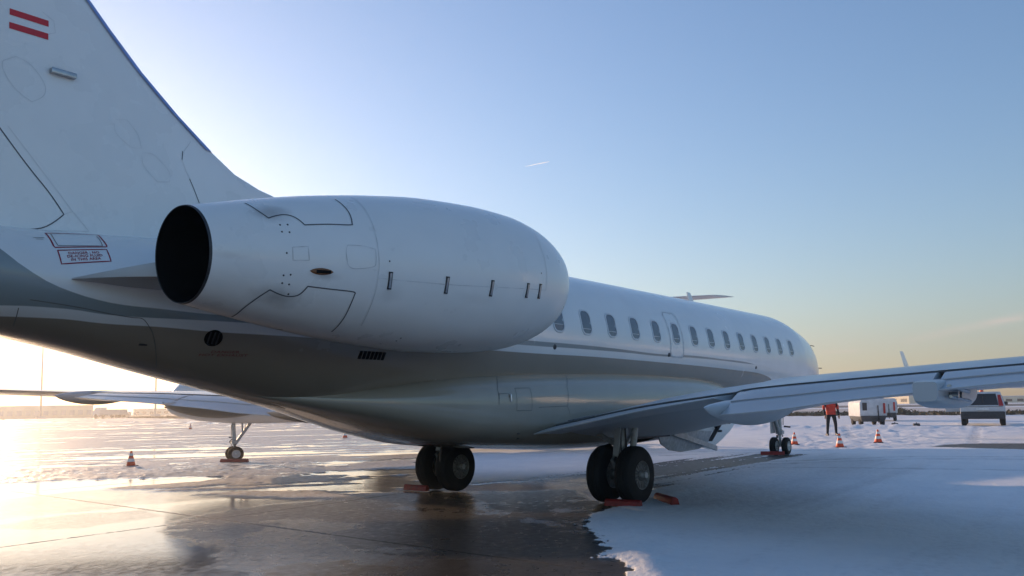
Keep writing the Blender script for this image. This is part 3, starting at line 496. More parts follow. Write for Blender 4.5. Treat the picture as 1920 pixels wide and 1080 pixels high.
def curve_compare(t, L, xval, zval, pts):
    """1 where z < curve(x)"""
    X0, X1, Z0, Z1 = -14.0, 17.0, 0.5, 5.0
    mr = t.nodes.new('ShaderNodeMapRange'); L.new(xval, mr.inputs['Value']); mr.inputs['From Min'].default_value = X0; mr.inputs['From Max'].default_value = X1
    fc = t.nodes.new('ShaderNodeFloatCurve'); c = fc.mapping.curves[0]
    pts = sorted(pts); pts = [(X0, pts[0][1])]+pts+[(X1, pts[-1][1])]
    nrm = [((x-X0)/(X1-X0), min(1, max(0, (z-Z0)/(Z1-Z0)))) for x, z in pts]
    c.points[0].location = nrm[0]; c.points[1].location = nrm[-1]
    for q in nrm[1:-1]: c.points.new(*q)
    for q in c.points: q.handle_type = 'AUTO_CLAMPED'
    fc.mapping.update(); L.new(mr.outputs[0], fc.inputs['Value'])
    m2 = t.nodes.new('ShaderNodeMapRange'); L.new(fc.outputs[0], m2.inputs['Value']); m2.inputs['To Min'].default_value = Z0; m2.inputs['To Max'].default_value = Z1
    s = t.nodes.new('ShaderNodeMath'); s.operation = 'SUBTRACT'; L.new(m2.outputs[0], s.inputs[0]); L.new(zval, s.inputs[1])
    r = t.nodes.new('ShaderNodeMapRange'); L.new(s.outputs[0], r.inputs['Value']); r.inputs['From Min'].default_value = -.004; r.inputs['From Max'].default_value = .004
    return r.outputs[0]
C1 = MARKS['C1']; C2 = MARKS['C2']; C3 = MARKS['C3']
def fuselage_material():
    m, t, p = nt('fuselage_livery'); L = t.links
    setin(p, Roughness=.24, Coat_Weight=.35)
    tc = t.nodes.new('ShaderNodeTexCoord'); sp = t.nodes.new('ShaderNodeSeparateXYZ'); L.new(tc.outputs['Object'], sp.inputs[0])
    X, Z = sp.outputs['X'], sp.outputs['Z']
    a, b, c = (curve_compare(t, L, X, Z, q) for q in (C1, C2, C3))
    prev = None
    for fac, cc in ((a, (.26, .30, .31)), (b, (.74, .75, .75)), (c, (.29, .25, .20))):
        mx = t.nodes.new('ShaderNodeMix'); mx.data_type = 'RGBA'; L.new(fac, mx.inputs['Factor']); mx.inputs['B'].default_value = (*cc, 1)
        if prev is None: mx.inputs['A'].default_value = (.78, .79, .79, 1)
        else: L.new(prev, mx.inputs['A'])
        prev = mx.outputs['Result']
    nz = t.nodes.new('ShaderNodeTexNoise'); nz.inputs['Scale'].default_value = 1.3; nz.inputs['Detail'].default_value = 7; L.new(tc.outputs['Object'], nz.inputs['Vector'])
    mr = t.nodes.new('ShaderNodeMapRange'); mr.inputs['From Min'].default_value = .3; mr.inputs['From Max'].default_value = .7; mr.inputs['To Min'].default_value = .94; mr.inputs['To Max'].default_value = 1.02; L.new(nz.outputs['Fac'], mr.inputs['Value'])
    mu = t.nodes.new('ShaderNodeMix'); mu.data_type = 'RGBA'; mu.blend_type = 'MULTIPLY'; mu.inputs['Factor'].default_value = 1; L.new(prev, mu.inputs['A']); L.new(mr.outputs[0], mu.inputs['B'])
    L.new(mu.outputs['Result'], p.inputs['Base Color'])
    m2 = t.nodes.new('ShaderNodeMapRange'); m2.inputs['To Min'].default_value = .18; m2.inputs['To Max'].default_value = .32; L.new(nz.outputs['Fac'], m2.inputs['Value']); L.new(m2.outputs[0], p.inputs['Roughness'])
    # skin waviness
    n2 = t.nodes.new('ShaderNodeTexNoise'); n2.inputs['Scale'].default_value = 1.1; n2.inputs['Detail'].default_value = 1; L.new(tc.outputs['Object'], n2.inputs['Vector'])
    bp = t.nodes.new('ShaderNodeBump'); bp.inputs['Strength'].default_value = .25; bp.inputs['Distance'].default_value = .02; L.new(n2.outputs['Fac'], bp.inputs['Height'])
    L.new(bp.outputs[0], p.inputs['Normal'])
    return m

def wheel(mb_t, mb_r, c, r=.48, w=.30, side=-1, spokes=18, rr=.235):
    """tyre and rim lathe; side = direction (y) the outer face looks to"""
    x, y, z = c
    pr = [(-w*.5, rr), (-w*.5, rr+.03), (-w*.49, r*.80), (-w*.42, r*.93), (-w*.30, r*.99), (-w*.2, r), (-w*.19, r-.008), (-w*.165, r-.008), (-w*.155, r), (-.015, r), (-.01, r-.009), (.01, r-.009), (.015, r), (w*.155, r), (w*.165, r-.008), (w*.19, r-.008), (w*.2, r), (w*.30, r*.99), (w*.42, r*.93), (w*.49, r*.80), (w*.5, rr+.03), (w*.5, rr)]
    mb_t.lathe(c, (0, 1, 0), pr, n=48)
    for sd in (-1, 1):
        f = lambda t: sd*t
        mb_r.lathe(c, (0, 1, 0), [(f(w*.30), .02), (f(w*.30), rr*.5), (f(w*.26), rr*.86), (f(w*.40), rr*.90), (f(w*.49), rr*.97), (f(w*.505), rr*1.0), (f(w*.49), rr*1.04), (f(w*.44), rr*1.0)], n=40)
        for k in range(spokes):
            a = 2*math.pi*k/spokes; d = Vector((math.cos(a), 0, math.sin(a))); tq = Vector((-math.sin(a), 0, math.cos(a)))
            mb_r.obox(Vector(c)+Vector((0, f(w*.34), 0))+d*rr*.66, d*rr*.23, tq*rr*.045, Vector((0, w*.07, 0)))
        mb_r.lathe(c, (0, 1, 0), [(f(w*.30), rr*.36), (f(w*.42), rr*.34), (f(w*.47), rr*.26), (f(w*.50), rr*.22), (f(w*.50), .005)], n=24)

def build_jet():
    add_soot(M['nacelle'], MARKS['soot'])
    root = empty('business_jet')
    fm = fuselage_material()
    # --- fuselage
    xs = sorted(set(list(np.linspace(-13.7, -2.6, 60))+list(np.linspace(-2.6, 11.6, 40))+list(np.linspace(11.6, 15.59, 60))+[15.5, 15.56, 15.585]))
    mb = MB(); mb.loft([super_ring(x, *fus(x), n=96) for x in xs], cap0=True, cap1=True)
    fu = mb.build('fuselage', fm, root, angle=60); fb = bvh_of(fu)
    # --- belly fairing with wheel bays
    BX = [-6.2, -5.2, -4.4, -3.7, -2.8, -1.3, .3, 1.5, 2.5, 4.5, 5.8, 7.0, 7.9]
    BT = [1.88, 1.93, 2.03, 2.14, 2.24, 2.33, 2.38, 2.40, 2.40, 2.38, 2.30, 2.05, 1.80]
    BB = [1.87, 1.64, 1.43, 1.24, 1.055, .925, .83, .80, .80, .84, 1.00, 1.28, 1.50]
    BW = [.20, .66, 1.08, 1.31, 1.43, 1.50, 1.53, 1.54, 1.54, 1.50, 1.42, 1.22, .95]
    bx = np.linspace(-6.2, 7.9, 140); e_ = 2.7
    rings = [super_ring(x, *(float(smooth_interp(x, BX, q)[0]) for q in (BT, BB, BW)), n=96, e=e_) for x in bx]
    mb = MB(); mb.loft(rings, cap0=True, cap1=True)
    keep_f, keep_m = [], []
    for f, mi in zip(mb.f, mb.m):
        c = [sum(mb.v[i][k] for i in f)/len(f) for k in range(3)]
        if 1.35 < c[0] < 2.9 and abs(c[1]) > .55 and c[2] < 1.42 and len(f) == 4: continue
        keep_f.append(f); keep_m.append(mi)
    mb.f, mb.m = keep_f, keep_m
    fa = mb.build('belly_fairing', M['fairing'], root, angle=50); ab = bvh_of(fa)
    mb = MB(); mb.box((1.25, -1.42, .98), (3.0, 1.42, 1.5)); mb.build('wheel_bay_shade', M['dark'], root, smooth=False)  # dark box fills the bay in place of its inner shade
    ab_ = bvh_of(fa)
    # --- fin
    def fin_ring(z, xl, xt, t):
        o = []; n = 18; c = xl-xt
        for k in range(2*n):
            s = k/n if k < n else (2*n-k)/n          # 0 LE .. 1 TE
            sg = -1 if k < n else 1
            th = t*(1.85*math.sqrt(max(s, 0))-1.1*s-.75*s*s*s)*.9
            o.append((xl-c*s, sg*th/2+(sg*.006), z))
        return o
    LEx = smooth_interp(np.array([3.4, 3.9, 4.2, 4.35, 4.5, 4.6, 4.73, 4.93, 5.09, 5.49, 5.93, 6.36, 7.45]), [3.4, 4.2, 4.40, 4.56, 4.6, 4.73, 4.93, 5.09, 5.49, 5.93, 6.36, 7.45],
                        [-2.6, -3.6, -4.85, -5.53, -5.75, -6.12, -6.43, -6.65, -7.15, -7.62, -8.01, -9.10])
    zs = [3.4, 3.9, 4.2, 4.35, 4.5, 4.6, 4.73, 4.93, 5.09, 5.49, 5.93, 6.36, 7.45]
    mb = MB(); mb.loft([fin_ring(z, x, -12.0-(z-3.6)*.30, .46-.04*(z-3.6)) for z, x in zip(zs, LEx)], cap0=True, cap1=True)
    fn = mb.build('fin', M['white'], root, angle=50); nb = bvh_of(fn)
    # --- tailplane
    def foil(y, xl, xt, zc, t):
        o = []; n = 12; c = xl-xt
        for k in range(2*n):
            s = k/n if k < n else (2*n-k)/n; sg = 1 if k < n else -1
            th = t*(1.85*math.sqrt(s)-1.1*s-.75*s**3)
            o.append((xl-c*s, y, zc+sg*th/2+sg*.004))
        return o
    mb = MB(); mb.loft([foil(y, -9.0-abs(y)*.62, -12.0-abs(y)*.33, 7.5-abs(y)*.03, .30-.04*abs(y)) for y in (-4.7, -4.5, -3, -1.5, 0, 1.5, 3, 4.5, 4.7)], cap0=True, cap1=True)
    mb.build('tailplane', M['grey'], root)
    mb = MB(); mb.lathe((-8.7, 0, 7.48), (-1, 0, 0), [(0, .02), (.3, .16), (1.2, .24), (2.6, .22), (4.0, .08), (4.4, .01)], n=24); mb.build('tail_bullet', M['white'], root)
    # fin marks
    fbands = MB(); 
    def finpt(x, z):
        h = nb.ray_cast(Vector((x, -3, z)), Vector((0, 1, 0))); return h[0]+Vector((0, -.004, 0))
    fl = MARKS['flag']
    for quad in fl:
        a, b, c, d = [Vector(q) for q in quad]; g = []
        for i in range(5):
            l = a.lerp(d, i/4); r = b.lerp(c, i/4); g.append([finpt(*(lambda q: (q.x, q.z))(l.lerp(r, j/6))) for j in range(7)])
        fbands.loft(g, closed=False)
    tag(fbands.build('flag_stripes', M['red'], root, smooth=False), 'two red stripes of a flag high on the fin')
    ribbon('rudder_gap', MARKS['rudder'], .012, nb, M['line'], root)
    ribbon('panel_seam', MARKS['fin_seams'], .004, nb, M['line_soft'], root)
    ribbon('panel_gap', MARKS['fin_gaps'], .010, nb, M['line'], root)
    # leading edge boot
    mb = MB(); zz = [4.95, 5.3, 5.7, 6.1, 6.5, 7.0, 7.4]
    rr_ = []
    for z in zz:
        xl = float(smooth_interp(z, zs, LEx)[0]); t = .46-.04*(z-3.6); ring = []
        c = xl-(-12.0-(z-3.6)*.30)
        for s, sg in ((.016, -1), (.008, -1), (.002, -1), (0, 0), (.002, 1), (.008, 1), (.016, 1)):
            th = t*(1.85*math.sqrt(s)-1.1*s)*.9; ring.append((xl-c*s+.006, sg*(th/2+.010), z))
        rr_.append(ring)
    mb.loft(rr_, closed=False); mb.build('leading_edge_boot', M['deice'], root)
    # small stub light on the fin
    mb = MB(); a, b = [finpt(q[0], q[2]) for q in MARKS['stub']]
    ax = (b-a); mb.obox((a+b)/2+Vector((0, -.03, 0)), ax/2, Vector((0, .035, 0)), Vector((0, 0, .028))); mb.obox(b+Vector((0, -.03, 0)), Vector((.006, 0, 0)), Vector((0, .03, 0)), Vector((0, 0, .022)))
    mb.build('logo_light', M['steel'], root, bevel=.008)
    # --- nacelles + pylons
    a0 = Vector((-8.114, -2.316, 3.104)); b0 = Vector((-2.639, -2.185, 3.397))
    T = [0, .12, .25, .4, .55, .7, .82, .9, .955, .985, 1.0]; RR = [.453, .596, .732, .85, .931, .954, .929, .861, .777, .712, .674]
    for side in (1, -1):
        a = Vector((a0.x, a0.y*side, a0.z)); b = Vector((b0.x, b0.y*side, b0.z)); ln = (b-a).length; ax = (b-a).normalized()
        ts = sorted(set(list(np.linspace(0, .9, 60))+list(np.linspace(.9, 1, 24))))
        prof = [(t*ln, float(smooth_interp(t, T, RR)[0])) for t in ts]
        mb = MB(); mb.lathe(a, ax, prof, n=96)
        na = mb.build('engine_nacelle', M['nacelle'], root, angle=60)
        if side == 1: tag(na, 'near engine nacelle with its open black exhaust'); eb = bvh_of(na)
        mb = MB(); mb.lathe(a, ax, [(0.0, .453), (.0, .444), (.1, .445), (.6, .50), (1.4, .50), (1.41, .0001)], n=64); mb.build('exhaust_duct', M['black'], na); mb = MB(); mb.lathe(a, ax, [(.0, .446), (-.006, .452), (.02, .459)], n=64); mb.build('nozzle_rim', M['dark'], na)
        mb = MB(); mb.lathe(a, ax, [(ln, .674), (ln+.05, .64), (ln+.055, .60), (ln+.02, .565), (ln-.3, .54), (ln-.9, .6)], n=72); mb.build('intake_lip', M['lip'], na)
        mb = MB(); mb.lathe(a, ax, [(ln-.9, .6), (ln-.92, .3), (ln-.6, .02)], n=48)
        for k in range(24):
            q = 2*math.pi*k/24; s = ax.cross(Vector((0, 0, 1))).normalized(); u = s.cross(ax); d = math.cos(q)*s+math.sin(q)*u; tq = -math.sin(q)*s+math.cos(q)*u
            mb.obox(a+ax*(ln-.86)+d*.4, d*.19, tq*.05+ax*.03, ax*.004)
        mb.build('fan', M['dark'], na)
        # pylon
        mb = MB(); rings = []
        for x, z0, z1, yi, yo in ((-8.45, 2.995, 3.01, .70, .90), (-8.2, 2.985, 3.08, .70, 1.42), (-7.95, 2.97, 3.14, .7, 1.84), (-7.2, 2.96, 3.26, .8, 1.66), (-6.6, 2.99, 3.35, .8, 1.60), (-6, 3.02, 3.42, .9, 1.9), (-4.6, 3.12, 3.5, .9, 2.1), (-3.6, 3.24, 3.42, 1.0, 2.0), (-3.3, 3.30, 3.34, 1.1, 1.9)):
            rings.append([(x, -side*yi, z0), (x, -side*yo, z0), (x, -side*yo, z1), (x, -side*yi, z1)])
        mb.loft(rings, cap0=True, cap1=True)
        # note: a0.y negative -> starboard for side 1
        mb.build('engine_pylon', M['grey'], root, bevel=.015, angle=40)
        if side == 1:
            ribbon('cowl_gap', MARKS['nac_gaps'], .013, eb, M['line'], na)
            ribbon('cowl_seam', MARKS['nac_seams'], .007, eb, M['line_soft'], na)
            for i, P in enumerate(MARKS['latches']):
                p0, p1 = [Vector(q) for q in P]
                c0, n0, _, _ = eb.find_nearest(p0); c1, n1, _, _ = eb.find_nearest(p1); n = (n0+n1).normalized(); d = (c1-c0); s = n.cross(d).normalized()
                mb = MB(); mb.obox((c0+c1)/2+n*.004, d/2, s*.024, n*.010); lt = mb.build('cowl_latch', M['dark'], na, bevel=.003)
                mb = MB(); mb.obox((c0+c1)/2+n*.012, d*.42, s*.012, n*.006); mb.build('latch_handle', M['steel'], na, bevel=.002)
            # scoop vent
            P = [Vector(q) for q in MARKS['scoop']]; c0, n0, _, _ = eb.find_nearest(P[0]); c1, n1, _, _ = eb.find_nearest(P[1]); d = (c1-c0); s = n0.cross(d).normalized(); cc = (c0+c1)/2
            mb = MB(); rg = []
            for k in range(9):
                t = k/8; rad = math.sin(math.pi*t)**.6; cen = c0+d*t
                rg.append([cen+n0*.002+s*.034*rad*math.cos(w)+n0*.02*rad*max(0, math.sin(w)) for w in [2*math.pi*i/12 for i in range(12)]])
            mb.loft(rg, cap0=True, cap1=True); mb.build('vent_scoop', M['rust'], na)
            mb = MB(); mb.obox(cc+n0*.018+d*.05, d*.30, s*.016, n0*.008); mb.build('vent_mouth', M['black'], na, bevel=.006)
            for q in MARKS['studs']:
                mb = MB(); c0, n0, _, _ = eb.find_nearest(Vector(q)); mb.lathe(c0, n0, [(0, .010), (.004, .008), (.005, .0005)], n=8)
                mb.build('fastener', M['dark'], na)
    # --- wings
    def wing(side):
        sg = -1 if side == 's' else 1
        dz = lambda y: 0.0 if side == 's' else .008*max(0, y-1.4)
        ty = [1.2, 1.87, 3.12, 4.43, 5.1, 6.2, 7.5, 8.3, 11, 14.2]; tz = [1.28, 1.40, 1.62, 1.775, 1.845, 1.905, 1.965, 2.00, 2.06, 2.20]
        hy = [1.2, 1.87, 3.2, 4.4, 6.2, 8.3, 14.2]; hh = [.30, .33, .40, .38, .32, .28, .14]
        def xt(y): return -1.1 if y < 4.6 else -1.1-.34*(y-4.6)-.25*min(1, (y-4.6)/.25)
        def xl(y): return 5.2-.68*(y-1.2) if y < 4.6 else 2.89-.66*(y-4.6)
        def ring(y):
            zt_ = float(smooth_interp(y, ty, tz)[0])+dz(y); h = float(smooth_interp(y, hy, hh)[0])*(1 if side == 's' else 1-.45*min(1, max(0, (y-2)/3))); X0, X1 = xt(y), xl(y); zl = zt_-.12; lo = .20*float(smooth_interp(y, hy, [.30, .31, .34, .25, .14, .10, .05])[0])/.3+.02
            o = []; n = 22
            for k in range(2*n):
                s = k/n if k < n else (2*n-k)/n; up = k < n           # s 0 = TE, 1 = LE
                x = X0+(X1-X0)*s; zc = zt_+(zl-zt_)*s
                sh = (1-(1-s)**1.6)*max(0, 1-s)**.55*1.62
                if up: z = zc+h*sh*.9+.010
                else: z = zc-lo*sh*1.25-.010-.05*min(1, s*8)*(1-s)
                o.append((x, sg*y, z))
            return o
        ys = [1.2, 1.5, 1.87, 2.4, 3.0, 3.6, 4.2, 4.59, 4.61, 4.85, 5.1, 5.6, 6.2, 7, 7.5, 8.3, 9.5, 11, 12.5, 13.6, 14.4, 14.8]
        mb = MB(); mb.loft([ring(y) for y in ys], cap0=True, cap1=True)
        w = mb.build('wing', M['grey'], root, angle=40); wb = bvh_of(w)
        # flaps: (te_x, te_z) below a shadow gap
        def flap(name, ya, yb, te, n=14, gap=.012, chord=None):
            mb = MB(); rg = []
            for i in range(n+1):
                y = ya+(yb-ya)*i/n; X0 = xt(y); zt_ = float(smooth_interp(y, ty, tz)[0])+dz(y); tx, tz_ = te(y); tz_ += dz(y)
                rg.append([(X0+.30, sg*y, zt_-.05), (X0+.10, sg*y, zt_-.012), (X0-.02, sg*y, zt_-.020), (X0+(tx-X0)*.3, sg*y, zt_+(tz_-zt_)*.26-.012), (X0+(tx-X0)*.65, sg*y, zt_+(tz_-zt_)*.62), (tx, sg*y, tz_),
                           (tx+.004, sg*y, tz_-.010), (X0+(tx-X0)*.5, sg*y, zt_+(tz_-zt_)*.5-.07), (X0+.12, sg*y, zt_-.15), (X0+.32, sg*y, zt_-.14)])
            mb.loft(rg, cap0=True, cap1=True)
            return mb.build(name, M['grey'], w, angle=35)
        ite = lambda y: (-1.72, float(np.interp(y, [1.2, 1.9, 3.41, 4.52, 4.8], [1.16, 1.28, 1.56, 1.72, 1.75])))
        otx = lambda y: -1.7-.34*(y-4.0)
        otz = lambda y: float(np.interp(y, [4.6, 5.71, 6.43, 7.23, 7.75, 8.28, 10], [1.49, 1.57, 1.66, 1.73, 1.78, 1.82, 1.95]))
        flap('inboard_flap', 1.50, 4.56, ite)
        # outboard flap in two elements
        def oflap(name, ya, yb, f0, f1, drop0, drop1, n=12):
            mb = MB(); rg = []
            for i in range(n+1):
                y = ya+(yb-ya)*i/n; X0 = xt(y); zt_ = float(smooth_interp(y, ty, tz)[0])+dz(y); X1 = otx(y)-.12; z1 = otz(y)+dz(y)
                P = lambda f, d: (X0+(X1-X0)*f, sg*y, zt_+(z1-zt_)*(f**1.25)+d)
                if f0 == 0: pre = [(X0+.30, sg*y, zt_-.06), (X0+.08, sg*y, zt_-.010)]
                else: pre = [P(f0-.12, -.05)]
                rg.append(pre+[P(f0, drop0+(.010 if f0 else 0)), P(f0+(f1-f0)*.35, drop0+.012), P(f0+(f1-f0)*.7, drop0+.008), P(f1, drop1), P(f1, drop1-.012), P(f0+(f1-f0)*.5, -.08), P(max(0, f0-.05), -.14)])
            mb.loft(rg, cap0=True, cap1=True); return mb.build(name, M['grey'], w, angle=35)
        oflap('outboard_flap', 4.80, 7.42, 0, .52, -.010, -.002); oflap('outboard_flap', 7.50, 9.9, 0, .52, -.010, -.002)
        oflap('flap_vane', 4.80, 7.42, .50, 1.0, -.026, 0); oflap('flap_vane', 7.50, 9.9, .50, 1.0, -.026, 0)
        # dark tube standing in for the shade between wing and flaps, and the root seals
        mb = MB()
        for ya, yb in ((1.5, 4.56), (4.8, 9.9)):
            pts = []
            for i in range(21):
                y = ya+(yb-ya)*i/20; pts.append((xt(y)-.004, sg*y, float(smooth_interp(y, ty, tz)[0])+dz(y)-.012))
            mb.tube(pts, .006, 6)
        mb.build('flap_gap_shadow', M['line'], w)
        mb = MB(); ysl = [1.56, 1.565, 1.57, 1.57, 1.57, 1.57, 1.57]
        for off in (0, .045):
            pts = []
            for i in range(24):
                x = -.85+i*.16; h = wb.ray_cast(Vector((x, sg*(1.575+off*2+.10*math.sin(max(0, min(1, (x+.9)/3.8))*math.pi)), 4)), Vector((0, 0, -1)))
                if h[0] is not None: pts.append(h[0]+Vector((0, 0, .006)))
            mb.tube(pts, .014, 6)
        mb.build('root_seal', M['line'], w)
        # canoe fairings
        def canoe(y, xa, xb, zc0, zc1, wd, ht, blunt=0.0, ex=2.0):
            pw = lambda v: math.copysign(abs(v)**(2/ex), v)
            mb = MB(); rg = []; n = 22
            for i in range(n+1):
                t = i/n; x = xa+(xb-xa)*t; pr = (math.sin(math.pi*min(1, max(0, t*(1-blunt)+blunt)))**.62) if 0 < t < 1 or blunt else 0.01
                if t == 1: pr = .02
                if blunt and t == 0: pr *= .93
                zt_ = zc0+(zc1-zc0)*t
                rg.append([(x, sg*y+wd*pr*pw(math.cos(q)), zt_+(ht*pr*pw(math.sin(q)) if math.sin(q) < 0 else .10*pr*pw(math.sin(q)))) for q in [2*math.pi*k/20 for k in range(20)]])
            mb.loft(rg, cap0=True, cap1=True)
            return mb.build('flap_track_fairing', M['grey'], w, angle=50)
        canoe(4.70, -2.35, 1.2, 1.60, 1.66, .22, .30); canoe(10.4, -4.03, -2.1, 1.98+dz(10.4), 2.02+dz(10.4), .15, .24)
        c2 = canoe(7.42, -3.06, -.3, 1.78+dz(7.4), 1.80+dz(7.4), .19, .23, blunt=.16, ex=5.0) if side == 's' else canoe(7.42, -3.06, -.1, 1.82, 1.84, .20, .36)
        mb = MB(); y = sg*7.62; z = 1.74+dz(7.6)
        mb.tube([(-2.95, y, z+.05), (-2.2, y+sg*.05, z+.0)], .022, 10); mb.tube([(-2.9, y, z-.05), (-2.1, y+sg*.04, z-.10)], .016, 8)
        for q in (-2.7, -2.5): mb.lathe((q, y, z-.04), (0, 1, 0), [(-.04, .0), (-.04, .035), (.04, .035), (.04, 0)], n=12)
        mb.build('flap_actuator', M['steel'], w)
        # winglet
        mb = MB(); rg = []
        for i in range(8):
            t = i/7; q = R(78)*min(1, t*1.6); yy = 14.78+ .14*min(1, t*6)+.20*t; zz_ = 2.20+dz(14.8)+1.25*t; c0 = 1.15*(1-.6*t)
            xle = xl(14.8)-.95*t; rg.append([(xle-c0*s+0, sg*(yy+th), zz_-.2*abs(th)) for s, th in ((0, 0), (.12, .035), (.4, .045), (1, .004), (.4, -.035), (.12, -.03))])
        mb.loft(rg, cap0=True, cap1=True); mb.build('winglet', M['white'], w, angle=40)
        return w
    wing('s'); wing('p')
    # --- windows, door
    wx = [2.745+.867*k for k in range(-4, 10)]
    def side_fn(sd, off):
        def f(x, z):
            y = fus_y(x, z); zt, zb, w_ = fus(x); c = (zt+zb)/2; n = Vector((0, y/w_**2, (z-c)/((zt-zb)/2)**2)).normalized()
            return Vector((x, sd*(y+n.y*off), z+n.z*off))
        return f
    for sd in (-1, 1):
        for x in wx:
            zc = 3.125; pn = patch('window', rrect(x, zc, .145, .205, .10), side_fn(sd, .003), M['pane'], root)
            mb = MB(); o_, i_ = rrect(x, zc, .178, .240, .13), rrect(x, zc, .143, .203, .10); f0, f1 = side_fn(sd, .001), side_fn(sd, .011)
            mb.loft([[f0(*q) for q in o_], [f1(*((q[0]*.8+p_[0]*.2, q[1]*.8+p_[1]*.2))) for q, p_ in zip(o_, i_)], [f1(*q) for q in i_], [f0(*q) for q in i_]])
            mb.build('window_frame', M['frame'], pn)
            if sd == -1:
                mb = MB(); zz0 = zc-.12+.03*((x*7) % 1); mb.obox((x, sd*(fus_y(x, zz0)+.006), zz0), (.125, 0, 0), (0, .002, 0), (0, 0, .006)); mb.build('blind_edge', M['line_soft'], pn)
    def outline(name, pts, w, m, parent, sd=-1):
        f = side_fn(sd, 0); return ribbon(name, [[f(*q) for q in pts+[pts[0]]]], w, fb, m, parent, step=.03)
    d = patch('emergency_exit', rrect(3.61, 3.10, .285, .475, .10), side_fn(-1, .0025), M['white'], root)
    outline('exit_outline', rrect(3.61, 3.10, .29, .48, .11), .034, M['line_soft'], d)
    # exit window
    pn = patch('exit_window', rrect(3.61, 3.125, .12, .20, .09), side_fn(-1, .007), M['pane'], d)
    # --- cockpit glazing
    for sd in (-1, 1):
        patch('cockpit_window', [(13.35, 3.30), (13.5, 3.56), (13.95, 3.48), (14.0, 3.22), (13.6, 3.14)], side_fn(sd, .004), M['glass'], root)
        patch('cockpit_window', [(14.02, 3.46), (14.45, 3.36), (14.7, 3.14), (14.07, 3.20)], side_fn(sd, .004), M['glass'], root)
        mb = MB(); mb.tube([(14.60, sd*.42, 3.40), (14.50, sd*.60, 3.42), (14.40, sd*.72, 3.38)], .012, 6); mb.build('windscreen_wiper', M['dark'], root)
        for x_, z_ in ((15.15, 2.70), (15.0, 2.15)):
            y_ = fus_y(x_, z_); mb = MB(); mb.tube([(x_, sd*y_, z_), (x_, sd*(y_+.10), z_), (x_+.16, sd*(y_+.11), z_)], .014, 8); mb.build('pitot_probe', M['dark'], root)
    # --- antennas on top
    mb = MB(); mb.loft([[(7.05, -.02, 4.12), (7.40, 0, 4.12), (7.05, .02, 4.12)], [(6.90, -.012, 4.47), (7.10, 0, 4.47), (6.90, .012, 4.47)]], cap0=True, cap1=True); mb.build('blade_antenna', M['white'], root, smooth=False)
    mb = MB(); mb.loft([[(10.0, -.02, 4.12), (10.3, 0, 4.12), (10.0, .02, 4.12)], [(10.0, -.01, 4.26), (10.12, 0, 4.26), (10.0, .01, 4.26)]], cap0=True, cap1=True); mb.build('blade_antenna', M['white'], root, smooth=False)
    mb = MB(); mb.lathe((4.3, 0, 4.17), (1, 0, 0), [(-.7, .02), (-.5, .07), (0, .09), (.5, .07), (.7, .02)], n=20); mb.build('satcom_bump', M['white'], root)
    for x_, z_ in ((3.25, 2.66), (8.0, 2.52), (-.85, 2.64)):
        y_ = fus_y(x_, z_); mb = MB(); mb.lathe((x_, -y_+.01, z_), (0, -1, 0), [(0, .05), (.014, .045), (.02, .03), (.012, .022), (.012, .001)], n=16); mb.build('static_port', M['dark'], root)
    # --- belly and tail details
    f = side_fn(-1, .003)
    ribbon('panel_seam', MARKS['fus_seams'], .008, fb, M['seam_dark'], root)
    ribbon('hatch_outline', MARKS['hatch'], .016, fb, M['label'], root, smooth=False)
    ribbon('warning_frame', MARKS['warn'], .013, fb, M['label'], root, smooth=False)
    w4 = [Vector(q) for q in MARKS['warn'][0][:4]]   # tl tr br bl
    tl, tr, br, bl = w4; right = (tr-tl); wl = right.length; right.normalize(); upv = ((tl-bl)+(tr-br))/2; uh = upv.length
    upd = upv.normalized()
    text_on('warning_text', ['DANGER : NO', 'DE-ICING FLUID', 'IN THIS AREA'], (tl+tr)/2-upd*uh*.34, right, upd, uh*.27, fb, (0, 1, -.35), M['label'], root, leading=.92, stretch=wl/uh/4.05*1.38, bold=.018)
    h0, h1 = [Vector(q) for q in MARKS['hot']]
    text_on('exhaust_warning', ['DANGER', 'HOT EXHAUST'], (h0+h1)/2, (h1-h0).normalized(), Vector((0, .25, 1)).normalized(), .062, fb, (0, 1, .5), mat('faded_red_ink', (.20, .03, .03), .5), root, leading=1.0, stretch=1.25)
    c0, n0, _, _ = fb.find_nearest(Vector(MARKS['outlet'])); mb = MB(); mb.lathe(c0-n0*.02, n0, [(0.024, .105), (.03, .10), (.03, .093), (.022, .09), (.022, .0005)], n=32)
    vt = mb.build('round_outlet', M['black'], root)
    mb = MB(); s = n0.cross(Vector((1, 0, 0))).normalized(); r_ = s.cross(n0)
    for k in (-1, 0, 1): mb.obox(c0+r_*k*.05+n0*.004, r_*.008, s*.075, n0*.004)
    mb.build('outlet_vanes', M['dark'], vt)
    P = [Vector(q) for q in MARKS['grille']]; mb = MB()
    for k in range(7):
        c0, n0, _, _ = fb.find_nearest(P[0].lerp(P[1], (k+.5)/7)); d_ = (P[1]-P[0]).normalized(); s = n0.cross(d_).normalized()
        mb.obox(c0+n0*.002, d_*.022, s*.055+d_*.006, n0*.006)
    mb.build('louvre_grille', M['black'], root)
    for q, sx, sz in MARKS['belly_bits']:
        c0, n0, _, _ = min((b_.find_nearest(Vector(q)) for b_ in (fb, ab)), key=lambda h: h[3]); mb = MB(); s = n0.cross(Vector((1, 0, 0))).normalized(); mb.obox(c0+n0*.003, Vector((sx, 0, 0)), s*sz, n0*.006); mb.build('drain_port', M['dark'], root, bevel=.004)
    ribbon('fairing_seam', MARKS['fair_seams'], .009, ab, M['seam_dark'], fa)
